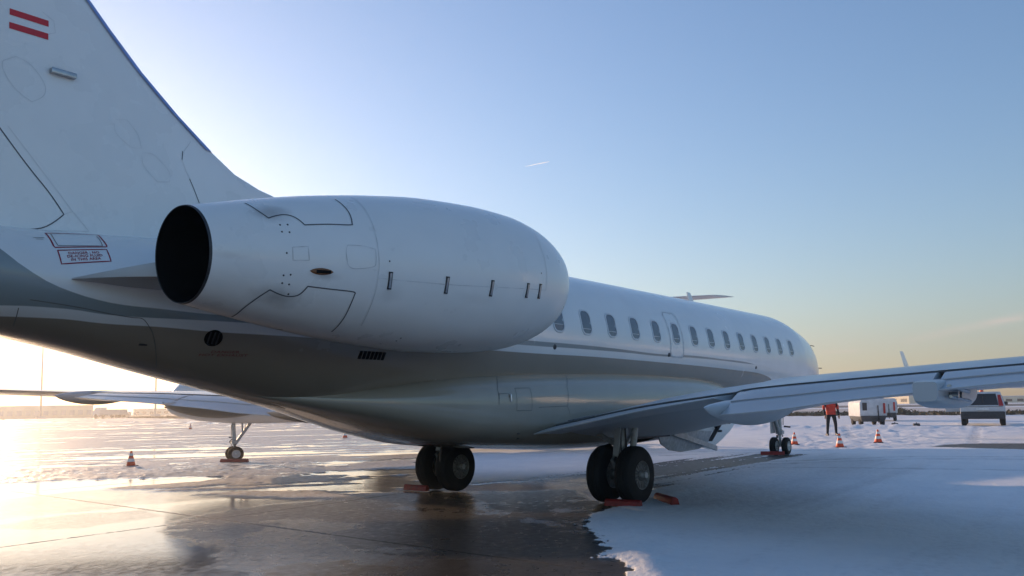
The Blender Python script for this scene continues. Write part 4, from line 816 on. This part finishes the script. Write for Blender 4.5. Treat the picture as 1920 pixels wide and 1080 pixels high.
    q = Vector(MARKS['handle']); c0, n0, _, _ = ab.find_nearest(q); s = n0.cross(Vector((1, 0, 0))).normalized(); mb = MB(); mb.obox(c0+n0*.012, Vector((.012, 0, 0)), s*.06, n0*.012); mb.build('panel_handle', M['lip'], fa, bevel=.005)
    P0, P1 = [Vector(q) for q in MARKS['belly_mast']]; mb = MB(); mb.obox((P0+P1)/2+Vector((0, 0, .02)), (P1-P0)/2, (0, .02, 0), (0, 0, .055)); mb.build('belly_antenna', M['dark'], root, bevel=.01)
    mb = MB(); mb.tube([(-2.0, .25, .95), (-2.02, .25, .75)], .012, 8); mb.build('drain_mast', M['dark'], root)
    # --- main gear
    for sg in (-1, 1):
        g = empty('main_landing_gear', (0, sg*2.03, 0)); g.parent = root
        yc = 0.0
        def G(x, y, z): return (x, sg*y, z)
        mb = MB(); mb.tube([G(.02, 0, .47), G(.06, 0, .95), G(.22, 0, 1.50)], [.062, .075, .085], 14)
        mb.tube([G(.0, 0, .36), G(.02, 0, .62)], .085, 14)
        mb.lathe((0, 0, .475), (0, 1, 0), [(-.5, .0), (-.5, .05), (.5, .05), (.5, 0)], n=14)
        mb.build('shock_strut', M['gear'], g)
        mb = MB(); mb.tube([G(.06, -.02, .85), G(.9, -.15, 1.25)], .035, 10); mb.tube([G(.1, -.1, .95), G(.3, -.75, 1.2)], .045, 10); mb.tube([G(.12, .14, .62), G(.30, .16, 1.35)], .055, 12); mb.build('side_brace', M['gear'], g)
        mb = MB(); mb.tube([G(-.10, 0, .52), G(-.26, 0, .72), G(-.06, 0, .93)], .03, 8); mb.build('torque_link', M['gear'], g)
        mb = MB()
        for k, off in enumerate((.09, -.085, .06)): mb.tube([G(off, .07, 1.35), G(off-.02, .09, 1.1), G(off, .085, .85), G(off-.05, .1, .6)], .009, 6)
        mb.build('brake_hose', M['dark'], g)
        mb = MB(); mb.obox(G(-.13, .03, 1.05), (.012, 0, 0), (0, .06, 0), (.05, 0, .27)); mb.build('gear_door', M['wing_under'], g, bevel=.01)
        for s2 in (-1, 1):
            mt, mr_ = MB(), MB(); wheel(mt, mr_, (0, s2*.275, .472))
            ty_ = mt.build('tyre', M['rubber'], g, angle=30); mr_.build('wheel_rim', M['rim'], g, angle=30)
    # open bay doors hanging under the wing root
    def plate(name, pts, ty, m, curve=.10):
        mb = MB(); P = [Vector(q) for q in pts]; c = sum(P, Vector())/len(P); zt_ = max(q.z for q in P)
        def bulge(q): return Vector((q.x, q.y+curve*((zt_-q.z)/.5)**2, q.z))
        lay = [[bulge(c+(q-c)*k) for q in P] for k in (.03, .35, .7, 1)]
        back = [[v+Vector((0, ty, 0)) for v in r] for r in lay[::-1]]
        mb.loft(lay+back, cap0=True, cap1=True); return mb.build(name, m, root, angle=40)
    dA = plate('bay_door', MARKS['doorA'], .03, M['gear']); dB = plate('bay_door', MARKS['doorB'], .035, M['white'])
    for q in MARKS['door_dots']:
        mb = MB(); q = Vector(q); mb.lathe(q+Vector((0, .06, 0)), (0, -1, 0), [(0, .028), (.10, .028), (.101, .001)], n=10); mb.build('door_fitting', M['dark'], dB)
    P0, P1 = [Vector(q) for q in MARKS['door_beam']]; d_ = (P1-P0); mb = MB(); mb.obox((P0+P1)/2, d_/2, (0, .03, 0), (0, 0, .055)); mb.build('door_beam', M['gear'], root, smooth=False, bevel=.008)
    P0, P1 = [Vector(q) for q in MARKS['door_groove']]; d_ = (P1-P0); mb = MB(); mb.obox((P0+P1)/2, d_/2, (0, .012, 0), (.022, 0, .0)); mb.obox((P0+P1)/2+Vector((0, 0, 0)), d_/2, (.018, .0, 0), (0, .05, 0)); mb.build('door_groove', M['dark'], dB, smooth=False)
    # --- nose gear
    g = empty('nose_landing_gear', (12.96, 0, 0)); g.parent = root
    mb = MB(); mb.tube([(0, 0, .27), (0, 0, .62)], .045, 12); mb.tube([(0, 0, .58), (.06, 0, 1.55)], .065, 12); mb.lathe((0, 0, .262), (0, 1, 0), [(-.24, 0), (-.24, .03), (.24, .03), (.24, 0)], n=12); mb.build('shock_strut', M['gear'], g)
    mb = MB(); mb.tube([(-.03, 0, .62), (-.62, .0, 1.5)], .055, 12); mb.tube([(-.25, .05, .95), (-.22, .05, 1.5)], .028, 10); mb.obox((.02, 0, .68), (.09, 0, 0), (0, .10, 0), (0, 0, .05)); mb.tube([(-.1, .07, .7), (-.3, .06, 1.1), (-.4, .07, 1.5)], .014, 6); mb.build('drag_brace', M['gear'], g)
    mb = MB(); mb.tube([(.07, -.06, .55), (.16, -.05, .68), (.06, 0, .82)], .02, 8); mb.tube([(.05, -.12, .86), (.12, -.30, .84)], .025, 8); mb.tube([(.1, -.08, .9), (.1, -.1, 1.3)], .012, 6); mb.tube([(.0, .08, .6), (.0, .09, .5)], .03, 8); mb.build('steering_link', M['dark'], g)
    for s2 in (-1, 1):
        mb = MB(); 
        if s2 == -1: mb.obox((-.30, .10, 1.0), (.24, .02, 0), (-.001, .012, 0), (0, 0, .34)); mb.build('gear_door', M['gear'], g, bevel=.012)
        mt, mr_ = MB(), MB(); wheel(mt, mr_, (0, s2*.19, .262), r=.266, w=.17, spokes=10, rr=.145)
        mt.build('tyre', M['rubber'], g, angle=30); mr_.build('wheel_rim', M['rim_white'], g, angle=30)
    # landing light row under wing root etc.
    return root, fu, fn

jet, fus_o, fin_o = build_jet()
tag(jet, 'large white business jet with grey belly and Austrian flag stripes filling the foreground', 'business jet', 'parked business jets')
# ------------------------------------------------------------------ neighbouring jets (the same type, parked either side)
jet2 = copy_tree(jet)
jet2.location = (3.1+.8*12.96*math.cos(R(-21.4)), 14.3+.8*12.96*math.sin(R(-21.4)), 0); jet2.rotation_euler.z = R(158.6); jet2.scale = (.8, .8, .8)
tag(jet2, 'smaller white jet behind the near one, only nose wheel, nose and tail top showing')
for c in list(bpy.data.objects):
    if c.parent == jet2 and c.name.startswith('wing'): c.scale = (1, .62, 1)
    if c.parent == jet2 and c.name.startswith('nose_landing_gear'): c.scale = (1.18, 1.25, 1.12)
    if c.parent == jet2 and c.name.split('.')[0] in ('tailplane', 'tail_bullet', 'fin', 'leading_edge_boot', 'flag_stripes', 'rudder_gap', 'logo_light'): c.location.x += 3.0
    if c.parent and c.parent.parent == jet2 and c.name.startswith('gear_door'): bpy.data.objects.remove(c)
jet3 = copy_tree(jet)
jet3.location = (28.4, -16.4, 0)
tag(jet3, 'white jet at far right, only its wing and upright winglet showing behind the near wing')

def at_world(o, x, y, rz=0, z=0): o.location = (x, y, z); o.rotation_euler.z = rz
# ------------------------------------------------------------------ wheel chocks
def chock(x, y, rz, L_, label, w=.13, h=.11):
    mb = MB(); rg = []
    for s in (-1, 1): rg.append([(s*L_/2, -w/2, 0), (s*L_/2, w/2, 0), (s*L_/2, w/2*.7, h*.75), (s*L_/2, w*.12, h), (s*L_/2, -w*.12, h), (s*L_/2, -w/2*.7, h*.75)])
    mb.loft(rg, cap0=True, cap1=True)
    o = mb.build('wheel_chock', M['chock'], None, bevel=.008); tag(o, label, 'wheel chock', 'red wheel chocks'); at_world(o, x, y, rz, .004); return o
chock(-.44, -2.33, R(-82), .62, 'red chock in front of the near main wheels, nearest the camera')
chock(.40, -2.66, R(50), .80, 'longer dark red chock lying beside the near main wheel in the snow', .15, .12)
chock(-.40, 2.45, R(90), .62, 'red chock behind the far pair of main wheels under the belly')
chock(12.55, .10, R(-66), .70, 'red chock under the nose wheels of the near jet')
chock(2.75, 13.75, R(-64), .95, 'red chock at the nose wheels of the jet on the left', .13, .10)
# ------------------------------------------------------------------ traffic cones
def cone(h=.50):
    root = empty('traffic_cone'); tag(root, 'x', 'traffic cone', 'orange and white traffic cones')
    mb = MB(); mb.box((-.17, -.17, 0), (.17, .17, .03), taper=(.01, .01)); mb.build('base', M['dark'], root, bevel=.008)
    mb = MB(); R_ = lambda z: .125*(1-z/h)+.026
    mb.lathe((0, 0, 0), (0, 0, 1), [(.028, .15), (.04, .135)]+[(float(z), float(R_(z))) for z in np.linspace(.05, h, 8)]+[(h+.004, .012), (h-.01, .001)], n=28); mb.build('cone_body', M['orange'], root)
    for z0, z1 in ((.15, .25), (.34, .42)):
        mb = MB(); mb.lathe((0, 0, 0), (0, 0, 1), [(z0, R_(z0)+.003), (z1, R_(z1)+.003)], n=28); mb.build('white_band', M['cone_white'], root)
    return root
cn = cone()
for i, (x, y, lab, k, rz) in enumerate([(.2, 15.28, 'traffic cone alone on the glaring wet apron at far left', 1.0, .3), (17.11, 25.6, 'small distant traffic cone seen through the gap below the tail', 1.0, .9),
        (18.38, 1.46, 'traffic cone just right of the near jet nose wheels', 1.0, .5), (17.24, -.51, 'traffic cone in front of the standing person, middle of the three on the right', 1.05, 1.1), (20.87, -.85, 'rightmost traffic cone, on the snow below the white power unit', 1.08, .2), (25.5, 56.0, 'tiny distant traffic cone near the left light mast', 1.0, .2)]):
    o = cn if i == 0 else copy_tree(cn); at_world(o, x, y, rz); o.scale = (k*.92,)*3; o['label'] = lab
# ------------------------------------------------------------------ person
def build_person():
    root = empty('person'); tag(root, 'person in black trousers and open orange vest, head hidden by the near wing', 'person')
    def skin_obj(name, verts, edges, rad, m, sub=2):
        me = bpy.data.meshes.new(name); me.from_pydata(verts, edges, []); o = bpy.data.objects.new(name, me); col.objects.link(o)
        md = o.modifiers.new('s', 'SKIN'); 
        for i, sv in enumerate(me.skin_vertices[0].data): sv.radius = rad[i] if isinstance(rad[i], tuple) else (rad[i], rad[i]); sv.use_root = (i == 0)
        s2 = o.modifiers.new('u', 'SUBSURF'); s2.levels = s2.render_levels = sub
        dg = bpy.context.evaluated_depsgraph_get(); dg.update(); m2 = bpy.data.meshes.new_from_object(o.evaluated_get(dg)); m2.name = name
        o.modifiers.clear(); o.data = m2; m2.materials.clear(); m2.materials.append(m); m2.polygons.foreach_set('use_smooth', [True]*len(m2.polygons)); o.parent = root
        return o
    # local: facing +x, y left
    V = [(0, 0, 1.0), (0, 0, 1.22), (0, 0, 1.45), (.01, 0, 1.60), (.02, 0, 1.70), (.03, 0, 1.82),
         (0, .11, .94), (.03, .17, .52), (-.04, .20, .09), (.12, .22, .05),
         (0, -.11, .94), (-.02, -.15, .52), (-.10, -.16, .09), (.06, -.18, .05),
         (0, .20, 1.50), (-.02, .29, 1.22), (.10, .30, 1.00), (.15, .28, .90), (0, -.20, 1.50), (-.02, -.29, 1.22), (.08, -.31, 1.00), (.12, -.30, .90)]
    E_ = [(0, 1), (1, 2), (2, 3), (3, 4), (4, 5), (0, 6), (6, 7), (7, 8), (8, 9), (0, 10), (10, 11), (11, 12), (12, 13), (2, 14), (14, 15), (15, 16), (16, 17), (2, 18), (18, 19), (19, 20), (20, 21)]
    rad = [(.15, .12), (.15, .12), (.17, .13), .06, (.085, .075), (.085, .095), .105, .075, .055, .05, .105, .075, .055, .05, .08, .055, .042, .04, .08, .055, .042, .04]
    body = skin_obj('body', V, E_, rad, M['trousers'])
    # shell garments
    Vt = [(0, 0, .95), (0, 0, 1.25), (0, 0, 1.46), (0, .2, 1.49), (-.02, .28, 1.25), (0, -.2, 1.49), (-.02, -.28, 1.25)]
    for sg in (-1, 1):
        mb = MB(); rg = []
        for z, rx, ry in ((.93, .155, .20), (1.05, .160, .205), (1.2, .160, .205), (1.35, .165, .215), (1.48, .14, .20), (1.54, .09, .12)):
            rg.append([(-rx*math.cos(a)*1.02, sg*ry*math.sin(a), z) for a in [R(22)+(R(205)-R(22))*k/14 for k in range(15)]]+[(-rx*.92*math.cos(a), sg*ry*.94*math.sin(a), z) for a in [R(205)-(R(205)-R(22))*k/14 for k in range(15)]])
        mb.loft(rg, cap0=True, cap1=True); mb.build('vest_panel', M['vest'], root)
        mb = MB(); mb.tube([(0, sg*.19, 1.50), (-.02, sg*.29, 1.30), (.0, sg*.30, 1.16)], [.09, .068, .06], 12); mb.build('vest_sleeve', M['vest'], root)
        mb = MB(); mb.lathe((0, 0, 1.12), (0, 0, 1), [(0, .0), (0, .01)], n=6)
    # hands
    for sg, hx in ((1, .15), (-1, .12)):
        hy = sg*.29; mb = MB(); mb.obox((hx+.01, hy, .86), (.018, 0, 0), (0, .035, 0), (0, 0, .045))
        for k, ln in enumerate((.07, .085, .08, .062)): mb.tube([(hx+.012, hy-.03+.02*k, .82), (hx+.02, hy-.03+.02*k, .82-ln*.5), (hx+.012, hy-.03+.02*k, .82-ln)], [.010, .009, .007], 8)
        mb.tube([(hx+.02, hy-sg*.035, .87), (hx+.035, hy-sg*.055, .84), (hx+.035, hy-sg*.055, .81)], [.012, .011, .009], 8)
        mb.build('hand', M['skin'], root, bevel=.004)
    # head
    mb = MB(); rg = []
    for t in np.linspace(0, math.pi, 14):
        z = 1.775+.125*math.cos(t); r0 = math.sin(t)
        rg.append([(.02+.095*r0*math.cos(a)+(.012 if math.cos(a) > .9 and abs(z-1.77) < .03 else 0), .075*r0*math.sin(a), z) for a in [2*math.pi*k/20 for k in range(20)]])
    mb.loft(rg, cap0=True, cap1=True); mb.lathe((.03, 0, 1.62), (0, 0, 1), [(0, .055), (.08, .05)], n=12)
    mb.add([(.11, -.015, 1.76), (.11, .015, 1.76), (.138, 0, 1.755), (.112, 0, 1.79)], [(0, 1, 2), (0, 2, 3), (1, 3, 2)])
    for sg in (-1, 1): mb.lathe((.015, sg*.072, 1.77), (0, sg, 0), [(0, .03), (.012, .028), (.014, .001)], n=10)
    mb.build('head', M['skin'], root)
    mb = MB(); rg = []
    for t in np.linspace(0, math.pi*.5, 8):
        z = 1.79+.125*math.cos(t); r0 = math.sin(t)*1.06
        rg.append([(.008+.098*r0*math.cos(a), .08*r0*math.sin(a), z) for a in [2*math.pi*k/20 for k in range(20)]])
    mb.loft(rg, cap0=True); mb.build('hair', M['trousers'], root)
    for sg, hx in ((1, .03), (-1, -.04)):
        mb = MB(); mb.tube([(hx-.08, sg*.18+.02*sg, .05), (hx+.02, sg*.19, .065), (hx+.17, sg*.20, .04)], [.05, .055, .035], 10); mb.build('shoe', M['dark'], root)
    return root
pe = build_person(); at_world(pe, 26.39, 2.54, R(215)); pe.scale = (1.04, 1.04, 1.04)
# ------------------------------------------------------------------ ground power units
def gpu():
    root = empty('ground_power_unit')
    # local: x = length, y = width, camera sees -x end
    mb = MB(); rg = []
    for x, w in ((-1.35, .78), (1.25, .80)): rg.append([(x, -w, .58), (x, -w, 1.40), (x+.08*(1 if x < 0 else -1), -w+.16, 1.66), (x+.08*(1 if x < 0 else -1), w-.16, 1.66), (x, w, 1.40), (x, w, .58)])
    mb.loft(rg, cap0=True, cap1=True); mb.build('housing', M['gpu'], root, bevel=.04)
    mb = MB(); mb.loft([[(-1.42, -.76, .62), (-1.42, .76, .62), (-1.20, .66, .26), (-1.20, -.66, .26)], [(1.3, -.78, .62), (1.3, .78, .62), (1.2, .68, .26), (1.2, -.68, .26)]], cap0=True, cap1=True); mb.build('skirt', M['gpu_grey'], root, bevel=.03)
    mb = MB(); mb.box((-1.40, -.30, .2), (-1.30, -.26, 1.25)); mb.tube([(-1.36, -.28, .9), (-1.5, -.28, .35), (-1.9, -.28, .3)], .04, 8); mb.build('tow_bar', M['dark'], root)
    mb = MB(); mb.box((-1.37, .36, .95), (-1.34, .62, 1.42)); mb.build('louvre', M['dark'], root, bevel=.01)
    mb = MB(); mb.box((-1.38, -.70, .75), (-1.35, -.58, 1.38)); mb.build('reflector_strip', M['tail_red'], root, bevel=.01)
    mb = MB(); mb.box((-.1, -.815, .9), (.55, -.79, 1.35)); mb.build('control_panel', M['dark'], root, bevel=.01)
    for x in (-.85, .85):
        for y in (-.62, .62):
            mb = MB(); mb.lathe((x, y, .24), (0, 1, 0), [(-.1, .02), (-.1, .2), (-.07, .24), (.07, .24), (.1, .2), (.1, .02)], n=24); mb.build('wheel', M['rubber'], root)
    mb = MB(); mb.lathe((.3, .2, 1.66), (0, 0, 1), [(0, .12), (.10, .12), (.12, .09), (.12, .001)], n=16); mb.build('exhaust_cap', M['gpu_grey'], root)
    return root
g1 = gpu(); tag(g1, 'white boxy ground power unit on small wheels, just right of the standing person', 'ground power unit', 'white ground power units'); at_world(g1, 41.6, 5.0, R(30))
g2 = copy_tree(g1); g2['label'] = 'smaller looking white power unit standing behind the first one'; at_world(g2, 52.5, 6.6, R(12))
# ------------------------------------------------------------------ van
def van():
    root = empty('van'); tag(root, 'white van with dark rear window and red tail lamp, seen from behind at far right', 'van')
    prof = [(-2.0, .45), (-2.08, .62), (-2.08, .98), (-1.98, 1.12), (-1.82, 1.62), (-1.72, 1.74), (.9, 1.74), (1.15, 1.66), (1.75, 1.10), (2.45, .92), (2.55, .55), (2.45, .42)]
    def ringy(y, k): return [(x, y, .9+(z-.9)*k if z > .9 else z) for x, z in prof]
    mb = MB(); mb.loft([[(x*.985, -.88, z*.99+.0) for x, z in prof], [(x, -.84 if z < 1.2 else -.74, z) for x, z in prof], [(x, .84 if z < 1.2 else .74, z) for x, z in prof], [(x*.985, .88, z*.99) for x, z in prof]], cap0=False, cap1=False)
    mb2 = MB(); rg = []
    for y, inset in ((-.90, 1), (-.86, 0), (0, 0), (.86, 0), (.90, 1)):
        rg.append([((x*(1-.01*inset)), y*(1-.17*max(0, (z-1.05))/.7), z-(0.02*inset if z > 1 else -.02*inset)) for x, z in prof])
    mb2.loft(rg, cap0=True, cap1=True); mb2.build('body', M['gpu'], root, bevel=.03)
    def rear(y, z, off=.012):
        x = float(np.interp(z, [.62, .98, 1.12, 1.62, 1.74], [-2.08, -2.08, -1.98, -1.82, -1.72])); return (x-off, y, z)
    def quad(name, pts, m, parent=root):
        mb = MB(); a = [rear(*q) for q in pts]; b = [rear(q[0], q[1], -.02) for q in pts]; mb.loft([a, b], cap0=True, cap1=True); return mb.build(name, m, parent, bevel=.006)
    quad('rear_window', [(-.64, 1.06), (.60, 1.06), (.54, 1.64), (-.56, 1.64)], M['glass'])
    quad('tail_lamp', [(-.84, 1.02), (-.66, 1.02), (-.62, 1.58), (-.74, 1.58)], M['tail_red']); quad('tail_lamp', [(.84, 1.02), (.68, 1.02), (.64, 1.58), (.74, 1.58)], M['tail_red'])
    mb = MB(); mb.box((-2.18, -.88, .36), (-1.9, .88, .74)); mb.build('rear_bumper', M['dark'], root, bevel=.05)
    mb = MB(); mb.box((-2.11, -.26, .80), (-2.085, .26, .92)); mb.build('number_plate', M['cone_white'], root, bevel=.004)
    mb = MB(); mb.box((-2.10, -.80, .985), (-2.075, .80, 1.0)); mb.build('door_seam', M['dark'], root, smooth=False)
    mb = MB(); mb.tube([rear(-.05, 1.5, .03), rear(-.03, 1.2, .03)], .015, 6); mb.build('rear_wiper', M['dark'], root)
    for x in (-1.35, 1.55):
        for y in (-.78, .78):
            mb = MB(); mb.lathe((x, y, .32), (0, 1, 0), [(-.1, .18), (-.11, .27), (-.08, .32), (.08, .32), (.11, .27), (.1, .18)], n=28); w = mb.build('wheel', M['rubber'], root)
            mb = MB(); mb.lathe((x, y, .32), (0, 1, 0), [(-.09, .02), (-.1, .18), (.1, .18), (.09, .02)], n=20); mb.build('rim', M['steel'], w)
    for sg in (-1, 1):
        mb = MB(); mb.obox((1.15, sg*.98, 1.12), (.05, 0, 0), (0, .08, 0), (0, 0, .09)); mb.build('wing_mirror', M['dark'], root, bevel=.02)
        mb = MB(); mb.loft([[(-1.6, sg*.893, 1.12), (1.2, sg*.893, 1.12), (.85, sg*.80, 1.55), (-1.55, sg*.80, 1.55)], [(-1.6, sg*.87, 1.12), (1.2, sg*.87, 1.12), (.85, sg*.78, 1.55), (-1.55, sg*.78, 1.55)]], cap0=True, cap1=True); mb.build('side_window', M['glass'], root)
    mb = MB(); mb.lathe((-.3, 0, 1.74), (0, 0, 1), [(0, .09), (.03, .09), (.10, .075), (.11, .001)], n=16); mb.build('beacon', M['orange'], root)
    return root
vn = van(); at_world(vn, 43.6, -1.05, R(8)); vn.scale = (1.25, 1.25, 1.12)
# ------------------------------------------------------------------ small boxes on the far snow
for i, (x, y, lab) in enumerate([(39.8, 3.0, 'low black box on the snow right of the power unit'), (39.2, 1.7, 'low black box on the snow nearer the van')]):
    mb = MB(); mb.box((-.28, -.18, .02), (.28, .18, .2), taper=(.03, .02)); mb.box((-.06, -.03, .2), (.06, .03, .25)); o = mb.build('ground_box', M['dark'], None, bevel=.02); tag(o, lab, 'box', 'low black boxes on the far snow'); at_world(o, x, y, .3)
# ------------------------------------------------------------------ far field
def sheet(name, pts, z, m, rows=1):
    mb = MB(); mb.add([(x, y, z) for x, y in pts], [tuple(range(len(pts)))]); o = mb.build(name, m, None, smooth=False); tag(o, kind='structure'); return o
M['verge'] = mat('dead_grass_verge', (.16, .125, .07), .95, vary=.8, scale=.35)
M['twy'] = mat('frosty_taxiway', (.55, .52, .50), .8, vary=.25, scale=.05)
M['runway'] = mat('grey_runway', (.16, .15, .15), .7, vary=.3, scale=.05)
sheet('grass_verge', [(72, -40), (70, 20), (66, 45), (56, 74), (60, 96), (78, 175), (84, 300), (130, 320), (112, 175), (92, 96), (84, 74), (86, 45), (92, 20), (96, -40)], .03, M['verge'])
sheet('taxiway', [(100, -80), (96, 20), (92, 60), (98, 110), (118, 200), (150, 200), (134, 110), (124, 60), (126, 20), (130, -80)], .034, M['twy'])
sheet('runway', [(150, -160), (146, 20), (148, 90), (175, 200), (215, 200), (190, 90), (188, 20), (190, -160)], .03, M['runway'])
# grass tufts and low scrub along the verge
mb = MB(); rnd = random.Random(5)
for k in range(2600):
    t = rnd.random(); 
    seg = [(72, -30), (70, 20), (66, 45), (56, 74), (60, 96), (78, 175)]
    i = min(4, int(t*5)); f = t*5-i; x = seg[i][0]*(1-f)+seg[i+1][0]*f+rnd.random()**2*16; y = seg[i][1]*(1-f)+seg[i+1][1]*f+rnd.uniform(-2, 2)
    h = rnd.uniform(.12, .42); w = rnd.uniform(.15, .5); a = rnd.random()*3.14
    for q in range(3):
        ox, oy = rnd.uniform(-.4, .4), rnd.uniform(-.4, .4); mb.add([(x+ox-w*math.cos(a), y+oy-w*math.sin(a), 0), (x+ox+w*math.cos(a), y+oy+w*math.sin(a), 0), (x+ox+w*.3, y+oy, h), (x+ox-w*.4, y+oy+.1, h*.8)], [(0, 1, 2, 3)])
tag(mb.build('grass_tufts', M['verge'], None, smooth=False), 'dry brown grass tufts edging the snowy apron', 'grass', kind='stuff')
def bush(x, y, s, lab, seed):
    rnd = random.Random(seed); root = empty('bush'); at_world(root, x, y); tag(root, lab, 'bush', 'dark scrub bushes at the apron edge')
    mb = MB()
    for k in range(360):
        a = rnd.random()*6.28; e = rnd.random()*1.5; r = s*rnd.random()**.4*(.8+.3*math.sin(a*3+seed)); c = Vector((r*1.9*math.cos(a)*math.cos(e), r*1.9*math.sin(a)*math.cos(e), r*.75*math.sin(e)+.1))
        d = Vector((rnd.gauss(0, 1), rnd.gauss(0, 1), rnd.gauss(0, 1))).normalized()*.13*s; u = Vector((rnd.gauss(0, 1), rnd.gauss(0, 1), rnd.gauss(0, 1))).normalized()*.10*s
        mb.add([c-d, c+u, c+d, c-u], [(0, 1, 2, 3)])
    mb.build('foliage', M['bush'], root, smooth=False)
    mb = MB()
    for k in range(6): a = k*1.05; mb.tube([(0, 0, 0), (s*.8*math.cos(a), s*.8*math.sin(a), s*.5)], [.03, .01], 5)
    mb.build('stems', M['twig'], root)
for i, (x, y, s, lab) in enumerate([(64.5, 76, 1.0, 'dark low bush seen under the belly, left one of the row'), (66, 72.5, .9, 'dark low bush seen under the belly, second of the row'), (67.5, 69, 1.0, 'dark low bush seen under the belly, right end of the row'), (75, 10.5, .8, 'small round bush on the verge behind the second power unit')]): bush(x, y, s, lab, i+3)
# masts
def mast(x, y, h, lab):
    root = empty('light_mast'); at_world(root, x, y); tag(root, lab, 'light mast', 'tall apron light masts')
    mb = MB(); mb.tube([(0, 0, 0), (0, 0, h*.5), (0, 0, h)], [.26, .20, .14], 12); mb.build('pole', M['mast'], root)
    mb = MB(); mb.box((-.9, -.9, 0), (.9, .9, .6)); mb.build('footing', M['wall_grey'], root, bevel=.05)
    mb = MB()
    for k in range(6): a = k*1.047; mb.tube([(0, 0, h), (1.2*math.cos(a), 1.2*math.sin(a), h)], .06, 6); mb.obox((1.3*math.cos(a), 1.3*math.sin(a), h-.15), (.3*math.cos(a), .3*math.sin(a), -.1), (-.25*math.sin(a), .25*math.cos(a), 0), (.05, 0, .12))
    mb.build('lamp_head', M['dark'], root)
d_ = lambda u, D, z=0: None
MAST = MARKS['masts']
mast(MAST[0][0], MAST[0][1], 26, 'tall thin light mast at the far left edge of the apron'); mast(MAST[1][0], MAST[1][1], 22, 'light mast rising behind the far wing, right of the other mast')
# buildings
def building(lab, p0, p1, depth, h, wallm, roofm=None, nwin=6, doorm=None):
    p0, p1 = Vector(p0), Vector(p1); L_ = (p1-p0).length; a = math.atan2(p1.y-p0.y, p1.x-p0.x)
    root = empty('airport_building', (p0.x, p0.y, 0), a); tag(root, lab, 'building')
    mb = MB(); mb.box((0, 0, 0), (L_, depth, h)); mb.build('wall', wallm, root, smooth=False)
    mb = MB(); mb.box((-.15, -.15, h), (L_+.15, depth+.15, h+.18)); mb.build('roof', roofm or M['roof'], root, smooth=False)
    for k in range(nwin):
        x = L_*(k+.5)/nwin; 
        mb = MB(); mb.box((x-L_/nwin*.28, -.05, h*.25), (x+L_/nwin*.28, .0, h*.62)); w = mb.build('window', M['glass'] if doorm is None else doorm, root, smooth=False)
        mb = MB(); mb.box((x-L_/nwin*.30, -.10, h*.22), (x+L_/nwin*.30, -.004, h*.245)); mb.build('sill', M['wall_grey'], w, smooth=False)
    mb = MB(); mb.box((L_*.05, -.08, 0), (L_*.05+1.0, -.0, h*.6)); mb.build('door', M['gpu_grey'], root, smooth=False)
    return root
for args in MARKS['buildings']:
    lab, p0, p1, depth, h, mm, nw = args
    building(lab, (*p0, 0), (*p1, 0), depth, h, M[mm], None, nw, M['wall_grey'] if nw > 8 else None)
# small service truck at the left
root = empty('service_truck', tuple(MARKS['truck'])+(0,), R(110)); tag(root, 'small pale service truck parked far off at the left under the wing', 'truck')
mb = MB(); mb.box((-4.2, -1.2, .7), (1.6, 1.2, 2.0)); mb.build('load_bed', M['wall_grey'], root, bevel=.06); mb = MB(); mb.loft([[(1.8, -1.15, .6), (4.0, -1.15, .6), (3.9, -1.1, 1.6), (3.2, -1.0, 2.5), (1.8, -1.0, 2.5)], [(1.8, 1.15, .6), (4.0, 1.15, .6), (3.9, 1.1, 1.6), (3.2, 1.0, 2.5), (1.8, 1.0, 2.5)]], cap0=True, cap1=True); cb = mb.build('cab', M['gpu'], root, bevel=.06)
mb = MB(); mb.obox((3.58, 0, 2.03), (.28, 0, -.36), (0, .95, 0), (.03, 0, .02)); mb.build('windscreen', M['glass'], cb)
for x in (-3.2, -1.9, 3.0):
    for y in (-1.05, 1.05):
        mb = MB(); mb.lathe((x, y, .48), (0, 1, 0), [(-.14, .02), (-.14, .42), (-.1, .48), (.1, .48), (.14, .42), (.14, .02)], n=20); mb.build('wheel', M['rubber'], root)
# marker board beyond the right-hand cones
root = empty('marker_board', (70.5, 5.0, 0), R(200)); tag(root, 'small grey marker board standing on the verge left of the van', 'sign')
mb = MB(); mb.box((-.05, -.9, .35), (.05, .9, 1.25)); mb.build('panel', M['wall_grey'], root, bevel=.02)
for y in (-.6, .6): mb = MB(); mb.box((-.04, y-.04, 0), (.04, y+.04, .35)); mb.build('leg', M['dark'], root)
# contrail
c = MARKS['contrail']; mb = MB(); a, b = Vector(c[0]), Vector(c[1]); mb.tube([a, a.lerp(b, .3), a.lerp(b, .7), b], [3, 8, 10, 4], 10); tag(mb.build('contrail', M['contrail'], None), 'short thin white contrail high in the blue sky', 'contrail', kind='stuff')

# ------------------------------------------------------------------ thin winter haze
mb = MB(); mb.box((-60, -420, -1.2), (640, 620, 45)); hz = mb.build('haze', [], None, smooth=False); tag(hz, kind='stuff')
hm = bpy.data.materials.new('haze'); hm.use_nodes = True; hn = hm.node_tree; hn.nodes.clear(); ho = hn.nodes.new('ShaderNodeOutputMaterial'); hv = hn.nodes.new('ShaderNodeVolumePrincipled')
hv.inputs['Color'].default_value = (.92, .92, .94, 1); hv.inputs['Density'].default_value = .0013; hv.inputs['Anisotropy'].default_value = .6; hn.links.new(hv.outputs[0], ho.inputs['Volume']); hz.data.materials.append(hm)
